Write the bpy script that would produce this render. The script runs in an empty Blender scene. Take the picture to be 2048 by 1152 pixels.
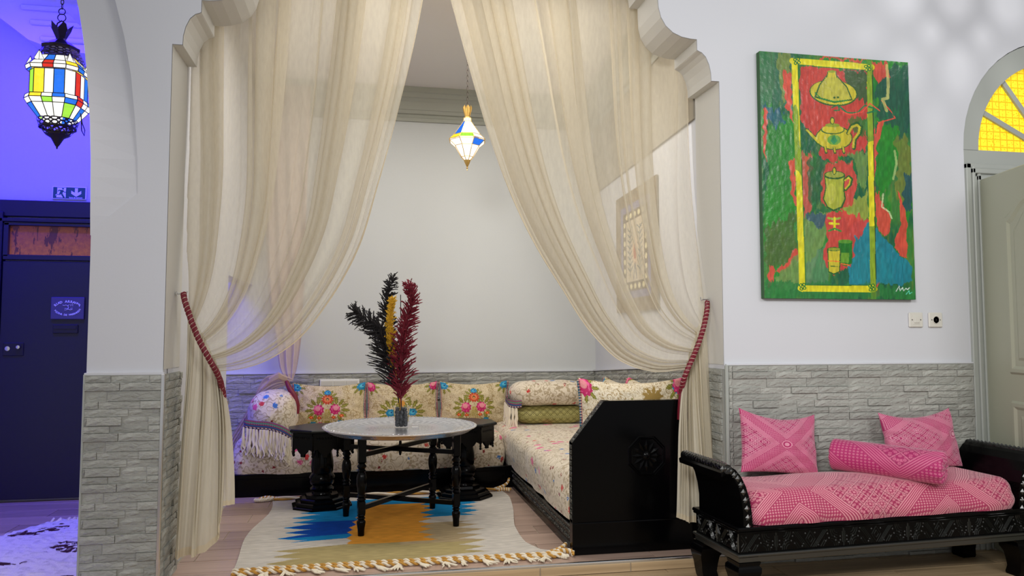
import bpy, math, random
import numpy as np
from mathutils import Vector, Matrix, Euler

R = math.radians
rnd = random.Random(7)
sc = bpy.context.scene
col = sc.collection

# ------------------------------------------------------------------ camera
cam = bpy.data.objects.new('camera', bpy.data.cameras.new('camera'))
col.objects.link(cam)
cam.data.sensor_width = 36.0
cam.data.lens = 36.0 * 1500 / 2048
cam.data.clip_start = 0.05
cam.location = (0, 0, 1.15)
cam.rotation_euler = (R(90) + math.atan(92 / 1500), 0, -R(10.9))
sc.camera = cam

# ------------------------------------------------------------------ world + lights + exposure
w = bpy.data.worlds.new('World'); sc.world = w; w.use_nodes = True
bg = w.node_tree.nodes['Background']
bg.inputs[0].default_value = (0.98, 0.98, 1.0, 1)
bg.inputs[1].default_value = 0.42
sc.view_settings.view_transform = 'Standard'
sc.view_settings.look = 'None'
sc.view_settings.gamma = 1
sc.view_settings.use_curve_mapping = False
sc.view_settings.exposure = 0.0
sc.cycles.transparent_max_bounces = 32
sc.cycles.max_bounces = 7
sc.cycles.sample_clamp_indirect = 4

def area(name, loc, size, power, color, rot=(0, 0, 0), spread=180):
    l = bpy.data.lights.new(name, 'AREA'); l.shape = 'RECTANGLE'
    l.size, l.size_y = size; l.energy = power; l.color = color; l.spread = R(spread)
    o = bpy.data.objects.new(name, l); col.objects.link(o)
    o.location = loc; o.rotation_euler = rot
    return o
def point(name, loc, power, color, rad=0.03):
    l = bpy.data.lights.new(name, 'POINT'); l.energy = power; l.color = color; l.shadow_soft_size = rad
    o = bpy.data.objects.new(name, l); col.objects.link(o); o.location = loc
    return o
area('patio_fill', (3.2, -0.9, 3.3), (1.8, 1.2), 62, (1.0, 0.99, 0.97), (R(68), 0, R(16)))  # added fill from the right, brightens the front wall; no fixture
area('patio_fill_left', (-1.0, -0.9, 3.0), (1.2, 1.0), 34, (1.0, 0.99, 0.96), (R(72), 0, R(-38)), 84)  # added fill from the left, brightens the door leaf and right side
area('niche_fill', (0.55, 4.75, 3.17), (1.7, 0.9), 46, (1.0, 0.95, 0.87))  # added soft fill under the niche ceiling, no lamp body
area('passage_blue_light', (-2.25, 4.95, 3.15), (1.2, 0.2), 85, (0.02, 0.008, 1.0), (R(30), 0, 0))
area('passage_floor_fill', (-1.9, 3.2, 3.3), (0.3, 0.3), 4, (1.0, 0.9, 0.85), (R(14), 0, 0), 75)  # added fill that whitens the passage floor and rug
area('passage_blue_light_side', (-1.45, 5.2, 3.1), (0.3, 1.0), 3, (0.25, 0.16, 1.0), (0, R(20), 0))
point('lantern_bulb', (-1.775, 4.7, 2.60), 0.4, (1.0, 0.93, 0.82), 0.05)
point('small_lantern_bulb', (0.666, 5.1, 2.475), 7, (1.0, 0.93, 0.82), 0.04)
area('side_room_daylight', (4.0, 5.6, 2.2), (1.8, 1.8), 60, (1.0, 0.98, 0.9), (R(90), 0, 0))

# ------------------------------------------------------------------ node helper
class S:
    """a socket with arithmetic"""
    def __init__(s, nt, k): s.nt, s.k = nt, k
    def _op(s, op, *a):
        n = s.nt.nodes.new('ShaderNodeMath'); n.operation = op
        for i, x in enumerate((s,) + a):
            if isinstance(x, S): s.nt.links.new(x.k, n.inputs[i])
            else: n.inputs[i].default_value = x
        return S(s.nt, n.outputs[0])
    def __add__(s, o): return s._op('ADD', o)
    def __sub__(s, o): return s._op('SUBTRACT', o)
    def __mul__(s, o): return s._op('MULTIPLY', o)
    def __neg__(s): return s._op('MULTIPLY', -1.0)
    def abs(s): return s._op('ABSOLUTE')
    def frac(s): return s._op('FRACT')
    def sin(s): return s._op('SINE')
    def cos(s): return s._op('COSINE')
    def min(s, o): return s._op('MINIMUM', o)
    def max(s, o): return s._op('MAXIMUM', o)
    def lt(s, o): return s._op('LESS_THAN', o)
    def gt(s, o): return s._op('GREATER_THAN', o)
    def pp(s, o): return s._op('PINGPONG', o)
    def inv(s): return S(s.nt, s.k)._op('MULTIPLY', -1.0) + 1.0
    def pw(s, o): return s._op('POWER', o)

class Mat:
    def __init__(s, name, base=(.8, .8, .8), rough=.5, metal=0, spec=.5, **kw):
        s.m = bpy.data.materials.new(name); s.m.use_nodes = True
        s.nt = s.m.node_tree; s.b = s.nt.nodes['Principled BSDF']
        s.b.inputs['Base Color'].default_value = (*base, 1)
        s.b.inputs['Roughness'].default_value = rough
        s.b.inputs['Metallic'].default_value = metal
        s.b.inputs['Specular IOR Level'].default_value = spec
        for k, v in kw.items(): s.b.inputs[k.replace('_', ' ')].default_value = v
    def node(s, t, **kw):
        n = s.nt.nodes.new(t)
        for k, v in kw.items(): setattr(n, k, v)
        return n
    def coord(s, kind='Object', scale=None, warp=None, rot=None):
        k = s.node('ShaderNodeTexCoord').outputs[kind]
        if scale or rot:
            mp = s.node('ShaderNodeMapping'); s.nt.links.new(k, mp.inputs[0])
            if scale: mp.inputs['Scale'].default_value = scale
            if rot: mp.inputs['Rotation'].default_value = rot
            k = mp.outputs[0]
        return k
    def sep(s, k):
        n = s.node('ShaderNodeSeparateXYZ'); s.nt.links.new(k, n.inputs[0])
        return [S(s.nt, o) for o in n.outputs]
    def noise(s, k, scale, detail=3, rough=.5, out=0):
        n = s.node('ShaderNodeTexNoise'); s.nt.links.new(k, n.inputs['Vector'])
        n.inputs['Scale'].default_value = scale; n.inputs['Detail'].default_value = detail
        n.inputs['Roughness'].default_value = rough
        return S(s.nt, n.outputs[out])
    def voro(s, k, scale, feature='F1', out=0, rand=1.0):
        n = s.node('ShaderNodeTexVoronoi', feature=feature); s.nt.links.new(k, n.inputs['Vector'])
        n.inputs['Scale'].default_value = scale; n.inputs['Randomness'].default_value = rand
        return S(s.nt, n.outputs[out])
    def wave(s, k, scale, dist=0, **kw):
        n = s.node('ShaderNodeTexWave', **kw); s.nt.links.new(k, n.inputs['Vector'])
        n.inputs['Scale'].default_value = scale; n.inputs['Distortion'].default_value = dist
        return S(s.nt, n.outputs[1])
    def rgb(s, c):
        n = s.node('ShaderNodeRGB'); n.outputs[0].default_value = (*c, 1); return S(s.nt, n.outputs[0])
    def mix(s, f, a, b, blend='MIX'):
        n = s.node('ShaderNodeMix', data_type='RGBA', blend_type=blend)
        for i, x in ((0, f), (6, a), (7, b)):
            if isinstance(x, S): s.nt.links.new(x.k, n.inputs[i])
            elif i == 0: n.inputs[i].default_value = x
            else: n.inputs[i].default_value = (*x, 1)
        return S(s.nt, n.outputs[2])
    def ramp(s, f, stops, interp='LINEAR'):
        n = s.node('ShaderNodeValToRGB'); n.color_ramp.interpolation = interp
        e = n.color_ramp.elements
        while len(e) < len(stops): e.new(0.5)
        for i, (p, c) in enumerate(stops): e[i].position = p; e[i].color = (*c, 1)
        s.nt.links.new(f.k, n.inputs[0]); return S(s.nt, n.outputs[0])
    def rand(s):
        return S(s.nt, s.node('ShaderNodeObjectInfo').outputs['Random'])
    def col(s, c): s.nt.links.new(c.k, s.b.inputs['Base Color']); return s
    def rough(s, c): s.nt.links.new(c.k, s.b.inputs['Roughness']); return s
    def bump(s, h, strength=.5, dist=.01):
        n = s.node('ShaderNodeBump'); n.inputs['Strength'].default_value = strength
        n.inputs['Distance'].default_value = dist
        s.nt.links.new(h.k, n.inputs['Height']); s.nt.links.new(n.outputs[0], s.b.inputs['Normal']); return s

def lin(c):
    return tuple((x / 255 / 12.92) if x / 255 < .04045 else ((x / 255 + .055) / 1.055) ** 2.4 for x in c)

# ------------------------------------------------------------------ materials
M = {}
def plaster(name, c, nz=.03):
    m = Mat(name, c, .62, spec=.3); k = m.coord()
    n = m.noise(k, 1.3, 4); m.col(m.mix(n * nz, c, tuple(x * .6 for x in c)))
    m.bump(m.noise(k, 60, 3), .12, .003); return m.m
M['wall'] = plaster('white_plaster', (.63, .64, .68))
M['wall_back'] = plaster('niche_plaster', (.60, .62, .62))
M['arch'] = plaster('arch_plaster', (.66, .65, .61))
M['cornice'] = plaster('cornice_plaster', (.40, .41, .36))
M['taupe'] = plaster('taupe_plaster', (.36, .32, .25), .5)
M['lilac'] = plaster('passage_plaster', (.60, .60, .66))
m = Mat('ceiling_plaster', (.7, .7, .7), .7); k = m.coord()
m.col(m.mix(m.noise(k, 1.1, 1).gt(.5) * 0.0 + m.noise(k, 1.1, 1) * .35, (.74, .74, .72), (.62, .45, .38))); M['ceil'] = m.m
def stone_mat(name, c):
    m = Mat(name, c, .7, spec=.35); k = m.coord('Object')
    r = m.rand(); n = m.noise(k, 14, 5, .6)
    base = m.mix(r, tuple(x * .86 for x in c), tuple(min(1, x * 1.14) for x in c))
    m.col(m.mix(n.gt(.52) * .22, base, tuple(x * .72 for x in c)))
    k2 = m.coord('Object', (1, 1, 2.4), rot=(0, .5, .2))
    h = m.noise(k2, 11, 7, .68) * 1.3 + m.voro(k2, 22, 'DISTANCE_TO_EDGE').min(.22) * .9
    m.bump(h, .75, .014); return m.m
M['stone'] = stone_mat('split_stone', (.40, .405, .37))
M['grout'] = Mat('grout', (.36, .36, .33), .9).m
def wood(name, a, b, grout=False):
    m = Mat(name, a, .35, spec=.5); k = m.coord('Object', (1.0, 34, 34)); r = m.rand()
    n = m.noise(k, 1.0, 4, .6); n2 = m.noise(m.coord('Object', (.7, 5, 5)), 2.0, 2)
    c = m.mix(((n - .5) * 2.2 + .5).min(1.0).max(0.0), a, b); c = m.mix(n2 * .5, c, tuple(x * .7 for x in a)); c = m.mix(r * .35, c, tuple(x * 1.35 for x in b))
    m.col(c); m.bump(n, .15, .003); return m.m
M['plank'] = wood('wood_look_tile', (.20, .125, .095), (.58, .42, .34))
M['plank_front'] = wood('wood_look_tile_front', (.24, .155, .075), (.66, .49, .30))
M['fgrout'] = Mat('floor_grout', (.42, .36, .28), .85).m
M['metal_strip'] = Mat('brushed_strip', (.8, .8, .8), .25, metal=1).m
M['black'] = Mat('black_lacquer', (.001, .001, .0013), .17, spec=.13).m
m = Mat('black_lacquer_carved', (.002, .002, .0025), .22, spec=.7); k = m.coord('Object')
m.bump(m.voro(k, 42, 'DISTANCE_TO_EDGE') + m.wave(k, 12, 4) * .15, .8, .006); M['carved'] = m.m
m = Mat('dull_carved', (.05, .048, .04), .4); k = m.coord('Object')
m.bump(m.voro(k, 60, 'DISTANCE_TO_EDGE'), .9, .008); m.col(m.mix(m.voro(k, 60, 'DISTANCE_TO_EDGE').gt(.12), (.01, .01, .009), (.10, .10, .085))); M['carved_dull'] = m.m
M['blackwood_top'] = Mat('black_table_top', (.004, .004, .004), .3, spec=.2).m

def fabric(name, base, opacity):
    m = Mat(name, base, .9); nt = m.nt
    k = m.coord('Object')
    weave = m.noise(k, 9, 3)
    c = m.mix(weave * .4, base, tuple(x * .88 for x in base))
    d = m.node('ShaderNodeBsdfDiffuse'); t = m.node('ShaderNodeBsdfTranslucent'); tr = m.node('ShaderNodeBsdfTransparent')
    nt.links.new(c.k, d.inputs[0]); nt.links.new(c.k, t.inputs[0])
    a = m.node('ShaderNodeMixShader'); a.inputs[0].default_value = .30
    nt.links.new(d.outputs[0], a.inputs[1]); nt.links.new(t.outputs[0], a.inputs[2])
    b = m.node('ShaderNodeMixShader')
    fine = m.noise(m.coord('Object', (1, 1, .25)), 60, 2)
    f = fine * .14 + (opacity - .07)
    nt.links.new(f.k, b.inputs[0]); nt.links.new(tr.outputs[0], b.inputs[1]); nt.links.new(a.outputs[0], b.inputs[2])
    nt.links.new(b.outputs[0], nt.nodes['Material Output'].inputs[0])
    return m.m
M['curtain'] = fabric('cream_voile', (.80, .735, .60), .53)
M['curtain_tail'] = fabric('cream_voile_gathered', (.80, .74, .60), .93)
M['curtain_hem'] = fabric('cream_hem', (.84, .74, .55), .93)
M['voile_side'] = fabric('rose_voile', (.72, .56, .48), .75)

# pink brocade : works on a UV laid out so that 1 unit is one repeat
def brocade(name, dark, light, warp=0.0, fine=26.0, medal=True):
    m = Mat(name, dark, .55, spec=.35, Sheen_Weight=.3); k = m.coord('UV')
    if warp:
        n = m.node('ShaderNodeTexNoise'); m.nt.links.new(k, n.inputs['Vector']); n.inputs['Scale'].default_value = 1.3
        v = m.node('ShaderNodeVectorMath', operation='SCALE'); m.nt.links.new(n.outputs['Color'], v.inputs[0]); v.inputs['Scale'].default_value = warp
        ad = m.node('ShaderNodeVectorMath', operation='ADD'); m.nt.links.new(k, ad.inputs[0]); m.nt.links.new(v.outputs[0], ad.inputs[1]); k = ad.outputs[0]
    u, v, _ = m.sep(k)
    u = u.pp(1.0); v = v.pp(1.0)                   # mirrored repeats; 0 = centre of the cross
    a = (u - v).abs(); b = u + v
    # bands following the diagonal (a) ; lattice diamonds away from it
    stripes = (a * 30).frac().gt(.45)
    border = (a.gt(.17) * a.lt(.37))
    lines = stripes * border
    fl = ((a * fine * 3.3).cos() * (b * fine * 3.3).cos())
    small = fl.gt(.12) * a.lt(.17)
    # lattice of lozenges
    q = (a * 5.5).pp(.5); p = (b * 5.5).pp(.5)
    edge = q.min(p).lt(.055)
    dq = q - .25; dp = p - .25
    r2 = dq * dq + dp * dp
    ring = r2.lt(.016) * r2.gt(.0045) + r2.lt(.0012)
    tiny = ((u * 88).sin() * (v * 88).sin()).gt(.1)
    lat = edge + ring + tiny * r2.gt(.03) * .75
    outer = a.gt(.37)
    c0 = (u * u + v * v)
    med = (c0.lt(.018) * c0.gt(.011) + c0.lt(.004)).min(1.0)
    pat = (lines + small * .8 + lat * outer).min(1.0)
    pat = (pat * c0.gt(.02) + med) if medal else pat
    n = m.noise(m.coord('Object'), 220, 2)
    dk = (((a * 30).frac() - .45).abs().lt(.07) * border + ((q.min(p) - .075).abs().lt(.02) + (r2 - .018).abs().lt(.003) + tiny.inv() * r2.gt(.03) * .45) * outer + (fl - .05).abs().lt(.10) * a.lt(.17) * .7).min(1.0)
    m.col(m.mix(dk * .62, m.mix(pat * (n * .5 + .45), dark, light), tuple(x * .35 for x in dark)))
    m.bump(pat, .25, .004)
    m.rough(pat * -.15 + .6)
    return m.m
M['pink'] = brocade('pink_brocade', (.45, .015, .13), (.92, .45, .56))
M['pink_seat'] = brocade('pink_brocade_seat', (.44, .025, .11), (.90, .43, .47), .12, 26.0, False)
M['pink_bolster'] = brocade('pink_brocade_bolster', (.45, .018, .14), (.72, .20, .33))
def lattice(name, a, b):
    m = Mat(name, a, .6); u, v, _ = m.sep(m.coord('UV'))
    s = u + v; d = u - v
    q = (s * 9).pp(.5); p = (d * 9).pp(.5)
    e = q.min(p).lt(.07); rr = (q - .28).abs() + (p - .28).abs()
    pat = (e + (rr.gt(.08) * rr.lt(.16)) + rr.lt(.03) + ((u * 300).sin() * (v * 300).sin()).gt(.5) * .4).min(1.0)
    m.col(m.mix(pat, b, a)); m.bump(pat, .2, .003); return m.m
M['olive'] = lattice('olive_brocade', (.12, .105, .02), (.42, .38, .13))
def cream_floral(name):
    m = Mat(name, (.7, .6, .46), .6, spec=.3, Sheen_Weight=.25); k = m.coord('Object')
    base = m.mix(m.noise(k, 5, 2), (.66, .56, .42), (.78, .69, .55))
    vn = (m.noise(k, 15, 1) * 6).frac(); vine = (vn - .5).abs().lt(.11)
    leaf = m.voro(k, 34).lt(.34) * m.noise(k, 7, 1).gt(.46)
    c = m.mix((vine + leaf).min(1.0) * .7, base, (.34, .25, .13))
    def flowers(scale, thr, gate, colr, c):
        kk = m.node('ShaderNodeVectorMath', operation='ADD'); m.nt.links.new(k, kk.inputs[0]); kk.inputs[1].default_value = (scale, gate, 0)
        vo = m.node('ShaderNodeTexVoronoi'); m.nt.links.new(kk.outputs[0], vo.inputs['Vector']); vo.inputs['Scale'].default_value = scale
        d = S(m.nt, vo.outputs[0]); cc = m.sep(vo.outputs['Color'])[0]
        pet = m.noise(k, 110, 2) * .34 - .11
        f = (d + pet).lt(thr) * cc.gt(gate)
        return m.mix(f, c, colr)
    c = flowers(8.1, .26, .42, (.70, .10, .25), c)
    c = flowers(8.9, .24, .55, (.05, .18, .48), c)
    c = flowers(9.3, .24, .45, (.58, .04, .03), c)
    c = flowers(13.5, .2, .4, (.24, .02, .02), c)
    m.col(c); m.bump(m.noise(k, 26, 4) + vine * .3, .45, .012); return m.m
M['floral'] = cream_floral('cream_floral_brocade')
def vcol(name, rough=.6, bump=0.0, bscale=200, metal=0, spec=.3):
    m = Mat(name, (.8, .8, .8), rough, metal, spec)
    a = m.node('ShaderNodeAttribute', attribute_name='Col'); m.nt.links.new(a.outputs[0], m.b.inputs['Base Color'])
    if bump: m.bump(m.noise(m.coord('Object'), bscale, 3), bump, .004)
    return m.m
M['embroidery'] = vcol('embroidered_brocade', .6, .3, 130)
M['canvas_paint'] = vcol('canvas_paint', .28, .35, 55, spec=.5)
M['kilim'] = vcol('kilim_wool', .95, .7, 260, spec=.1)
M['shag'] = vcol('shag_wool', .95, .8, 120, spec=.1)
M['braid'] = vcol('striped_braid', .7, .3, 200)
M['wool'] = Mat('white_wool', (.78, .70, .55), .9).m
m = Mat('cord_wool', (.7, .6, .5), .9); u, v, _ = m.sep(m.coord('UV'))
m.col(m.mix((u * 1.0 + v).frac().lt(.5), (.75, .66, .52), (.50, .24, .05))); M['cord'] = m.m
m = Mat('tieback_cord', (.3, .03, .03), .5, Sheen_Weight=.4); u, v, _ = m.sep(m.coord('UV'))
ph = (u + v).frac()
m.col(m.mix(ph.lt(.27), (.16, .012, .018), (.70, .52, .36))); M['tie'] = m.m
M['maroon'] = Mat('maroon_silk', (.17, .005, .018), .55).m
M['brass'] = Mat('brass', (.75, .50, .16), .35, metal=1).m
M['dark_brass'] = Mat('dark_brass', (.045, .035, .028), .4, metal=.7).m
m = Mat('chrome', (.75, .75, .75), .2, metal=1); M['chrome'] = m.m
m = Mat('silver_tray', (.78, .78, .80), .26, metal=.9); u, v, _ = m.sep(m.coord('UV'))
pat = (u * 48).frac().pp(.5).gt(.25) * (v.gt(.62) * v.lt(.74)) + ((u * 90).sin() * (v * 80).sin()).gt(.2) * (v.gt(.74) * v.lt(.93)) + ((u * 120).sin() * (v * 140).sin()).gt(.1) * v.lt(.45)
m.bump(pat + m.noise(m.coord('Object'), 60, 2) * .3, .8, .006); m.col(m.mix(pat * .6, (.85, .85, .88), (.42, .42, .46))); M['tray'] = m.m
M['glass'] = Mat('clear_glass', (1, 1, 1), .02, Transmission_Weight=1, IOR=1.35).m
m = Mat('black_pebble', (.03, .035, .04), .18); M['pebble'] = m.m
for n, c in (('plume_black', (.012, .010, .012)), ('plume_yellow', (.62, .36, .02)), ('plume_red', (.16, .004, .018))):
    M[n] = Mat(n, c, .85).m
M['plastic'] = Mat('cream_plastic', (.66, .64, .58), .4).m
M['darkhole'] = Mat('dark_recess', (.02, .02, .018), .6).m
M['doorpaint'] = Mat('grey_green_door_paint', (.42, .43, .33), .4).m
M['framepaint'] = Mat('grey_frame_paint', (.38, .40, .37), .45).m
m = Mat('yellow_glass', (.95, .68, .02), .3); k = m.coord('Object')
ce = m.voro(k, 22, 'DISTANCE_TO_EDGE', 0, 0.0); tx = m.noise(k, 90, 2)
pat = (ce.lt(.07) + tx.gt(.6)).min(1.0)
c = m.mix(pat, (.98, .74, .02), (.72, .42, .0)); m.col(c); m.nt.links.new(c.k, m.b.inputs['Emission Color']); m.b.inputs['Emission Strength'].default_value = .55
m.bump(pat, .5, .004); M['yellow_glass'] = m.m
M['bluedoor'] = Mat('dark_door_paint', (.007, .006, .03), .35).m
M['bluedoor2'] = Mat('dark_door_frame_paint', (.005, .004, .02), .4).m
m = Mat('glowing_glass', (.2, .1, .05), .3); k = m.coord('Object')
tree = m.noise(m.coord('Object', (14, 1, 3)), 1.0, 5, .7)
dk = tree.gt(.56); sp = m.noise(k, 40, 4, .7)
z = m.sep(k)[2]
c = m.mix(sp * (z * -3.5 + 7.0).min(1.0).max(.15), (.10, .012, .03), (.62, .20, .02)); c = m.mix(dk * .8, c, (.03, .005, .02))
m.col(c); m.nt.links.new(c.k, m.b.inputs['Emission Color']); m.b.inputs['Emission Strength'].default_value = .3; M['transom_glass'] = m.m  # emission in the pane stands in for light from behind
M['signgreen'] = Mat('sign_green', (.005, .10, .06), .4).m
M['signwhite'] = Mat('sign_white', (.85, .85, .85), .4).m
M['plaque'] = Mat('acrylic_plaque', (.07, .06, .14), .25).m
def glow(name, c, e):
    m = Mat(name, c, .3); nt = m.nt
    em = m.node('ShaderNodeEmission'); k = m.coord('Object')
    cc = m.mix(m.noise(k, 60, 2) * .5, c, tuple(min(1, x * 1.0 + .10) for x in c))
    nt.links.new(cc.k, em.inputs[0]); em.inputs[1].default_value = e
    tr = m.node('ShaderNodeBsdfTransparent'); tr.inputs[0].default_value = (*c, 1)
    mx = m.node('ShaderNodeMixShader'); mx.inputs[0].default_value = .7
    nt.links.new(tr.outputs[0], mx.inputs[1]); nt.links.new(em.outputs[0], mx.inputs[2])
    nt.links.new(mx.outputs[0], nt.nodes['Material Output'].inputs[0]); return m.m
M['g_white'] = glow('lit_white_glass', (1, .98, .88), 1.5)
M['g_red'] = glow('lit_red_glass', (.85, .04, .02), 1.0)
M['g_green'] = glow('lit_green_glass', (.45, .85, .08), 1.1)
M['g_blue'] = glow('lit_blue_glass', (.02, .22, .85), 1.1)
M['g_yellow'] = glow('lit_yellow_glass', (1, .72, .03), 1.4)
M['g_bulb'] = glow('bulb', (1, .97, .9), 4)
M['textile'] = vcol('woven_picture', .9, .3, 150)

# ------------------------------------------------------------------ geometry helpers
class G:
    def __init__(s): s.v = []; s.f = []; s.uv = []; s.hasuv = False
    def add(s, v, f, uv=None):
        o = len(s.v); s.v += [tuple(p) for p in v]; s.f += [tuple(i + o for i in q) for q in f]
        s.uv += (list(uv) if uv is not None else [(0, 0)] * len(v)); s.hasuv |= uv is not None
        return s
    def box(s, x0, x1, y0, y1, z0, z1, b=0.0):
        if b <= 0:
            v = [(x, y, z) for x in (x0, x1) for y in (y0, y1) for z in (z0, z1)]
            return s.add(v, [(0, 1, 3, 2), (4, 6, 7, 5), (0, 4, 5, 1), (2, 3, 7, 6), (0, 2, 6, 4), (1, 5, 7, 3)])
        X, Y, Z = (x0, x1), (y0, y1), (z0, z1); v = []; idx = {}
        for i in (0, 1):
            for j in (0, 1):
                for k in (0, 1):
                    sx, sy, sz = (b if i == 0 else -b), (b if j == 0 else -b), (b if k == 0 else -b)
                    idx[i, j, k] = len(v)
                    v += [(X[i], Y[j] + sy, Z[k] + sz), (X[i] + sx, Y[j], Z[k] + sz), (X[i] + sx, Y[j] + sy, Z[k])]
        f = []
        for i in (0, 1): f.append([idx[i, 0, 0], idx[i, 0, 1], idx[i, 1, 1], idx[i, 1, 0]])
        for j in (0, 1): f.append([idx[0, j, 0] + 1, idx[0, j, 1] + 1, idx[1, j, 1] + 1, idx[1, j, 0] + 1])
        for k in (0, 1): f.append([idx[0, 0, k] + 2, idx[0, 1, k] + 2, idx[1, 1, k] + 2, idx[1, 0, k] + 2])
        for a in (0, 1):
            for c in (0, 1):
                f.append([idx[a, c, 0], idx[a, c, 1], idx[a, c, 1] + 1, idx[a, c, 0] + 1])
                f.append([idx[a, 0, c], idx[a, 1, c], idx[a, 1, c] + 2, idx[a, 0, c] + 2])
                f.append([idx[0, a, c] + 1, idx[1, a, c] + 1, idx[1, a, c] + 2, idx[0, a, c] + 2])
        for q in idx.values(): f.append([q, q + 1, q + 2])
        return s.add(v, f)
    def lathe(s, prof, n=24, c=(0, 0, 0), rot=0.0, caps=True):
        """prof: list of (r, z)"""
        v, f, uv = [], [], []
        L = len(prof)
        for j, (r, z) in enumerate(prof):
            for i in range(n + 1):
                a = rot + 2 * math.pi * i / n
                v.append((c[0] + r * math.cos(a), c[1] + r * math.sin(a), c[2] + z)); uv.append((i / n, j / (L - 1)))
        m = n + 1
        for j in range(L - 1):
            for i in range(n): f.append((j * m + i, j * m + i + 1, (j + 1) * m + i + 1, (j + 1) * m + i))
        if caps:
            if prof[0][0] > 1e-5: f.append(tuple(range(n - 1, -1, -1)))
            if prof[-1][0] > 1e-5: f.append(tuple((L - 1) * m + i for i in range(n)))
        return s.add(v, f, uv)
    def tube(s, pts, rad, n=8, tw=0.0, vlen=1.0, cap=True):
        pts = [Vector(p) for p in pts]; L = len(pts)
        if not hasattr(rad, '__len__'): rad = [rad] * L
        v, f, uv = [], [], []
        up = Vector((0, 0, 1)); T0 = (pts[1] - pts[0]).normalized()
        if abs(T0.dot(up)) > .95: up = Vector((0, 1, 0))
        N = (up - T0 * up.dot(T0)).normalized()
        for j in range(L):
            T = (pts[min(j + 1, L - 1)] - pts[max(j - 1, 0)]).normalized()
            N = (N - T * N.dot(T)).normalized(); B = T.cross(N)
            for i in range(n + 1):
                a = 2 * math.pi * i / n
                v.append(pts[j] + (N * math.cos(a) + B * math.sin(a)) * rad[j]); uv.append((i / n, j / (L - 1) * vlen))
        m = n + 1
        for j in range(L - 1):
            for i in range(n): f.append((j * m + i, j * m + i + 1, (j + 1) * m + i + 1, (j + 1) * m + i))
        if cap:
            f.append(tuple(range(n - 1, -1, -1))); f.append(tuple((L - 1) * m + i for i in range(n)))
        return s.add(v, f, uv)
    def prism(s, poly, a0, a1, axis='y'):
        """extrude a 2D polygon. axis y: poly=(x,z); x: poly=(y,z); z: poly=(x,y)"""
        n = len(poly)
        P = {'y': lambda p, a: (p[0], a, p[1]), 'x': lambda p, a: (a, p[0], p[1]), 'z': lambda p, a: (p[0], p[1], a)}[axis]
        v = [P(p, a0) for p in poly] + [P(p, a1) for p in poly]
        from mathutils.geometry import tessellate_polygon
        t = tessellate_polygon([[Vector((p[0], p[1], 0)) for p in poly]])
        f = [tuple(q) for q in t] + [tuple(i + n for i in reversed(q)) for q in t]
        f += [(i, (i + 1) % n, (i + 1) % n + n, i + n) for i in range(n)]
        return s.add(v, f)
    def bar(s, p0, p1, w, h):
        """square bar between two points"""
        p0, p1 = Vector(p0), Vector(p1); T = (p1 - p0).normalized()
        up = Vector((0, 0, 1)) if abs(T.z) < .95 else Vector((0, 1, 0))
        A = T.cross(up).normalized() * w / 2; B = A.cross(T).normalized() * h / 2
        v = [p + a * A + b * B for p in (p0, p1) for a, b in ((-1, -1), (1, -1), (1, 1), (-1, 1))]
        return s.add(v, [(0, 1, 2, 3), (7, 6, 5, 4), (0, 4, 5, 1), (1, 5, 6, 2), (2, 6, 7, 3), (3, 7, 4, 0)])
    def mesh(s, name, mat, smooth=False, angle=None):
        me = bpy.data.meshes.new(name); me.from_pydata([tuple(p) for p in s.v], [], [tuple(q) for q in s.f])
        import bmesh
        bm = bmesh.new(); bm.from_mesh(me)
        if s.hasuv:
            ul = bm.loops.layers.uv.new('UVMap')
            for fc in bm.faces:
                for l in fc.loops: l[ul].uv = s.uv[l.vert.index]
        bmesh.ops.remove_doubles(bm, verts=bm.verts, dist=1e-6)
        bmesh.ops.recalc_face_normals(bm, faces=bm.faces)
        bm.to_mesh(me); bm.free()
        if smooth:
            me.shade_smooth()
            if angle: me.set_sharp_from_angle(angle=R(angle))
        me.materials.append(mat if not isinstance(mat, str) else M[mat])
        return me

def tag(o, label=None, cat=None, group=None, kind=None):
    if label: o['label'] = label
    if cat: o['category'] = cat
    if group: o['group'] = group
    if kind: o['kind'] = kind
    return o
def link(name, me, parent=None, loc=None, rot=None):
    o = bpy.data.objects.new(name, me); col.objects.link(o)
    if parent: o.parent = parent
    if loc: o.location = loc
    if rot: o.rotation_euler = rot
    return o
def part(name, g, mat, parent=None, smooth=False, angle=40, kind=None, label=None, loc=None, rot=None):
    me = g.mesh(name, mat, smooth, angle) if isinstance(g, G) else g
    o = link(name, me, parent, loc, rot)
    if kind: o['kind'] = kind
    if label: o['label'] = label
    return o
def thing(name, label, cat, loc=(0, 0, 0), rz=0.0, group=None):
    return tag(link(name, None, None, loc, (0, 0, rz)), label, cat, group)
def struct(name, g, mat, smooth=False, angle=40, label=None):
    return tag(part(name, g, mat, None, smooth, angle), label, None, None, 'structure')
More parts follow.
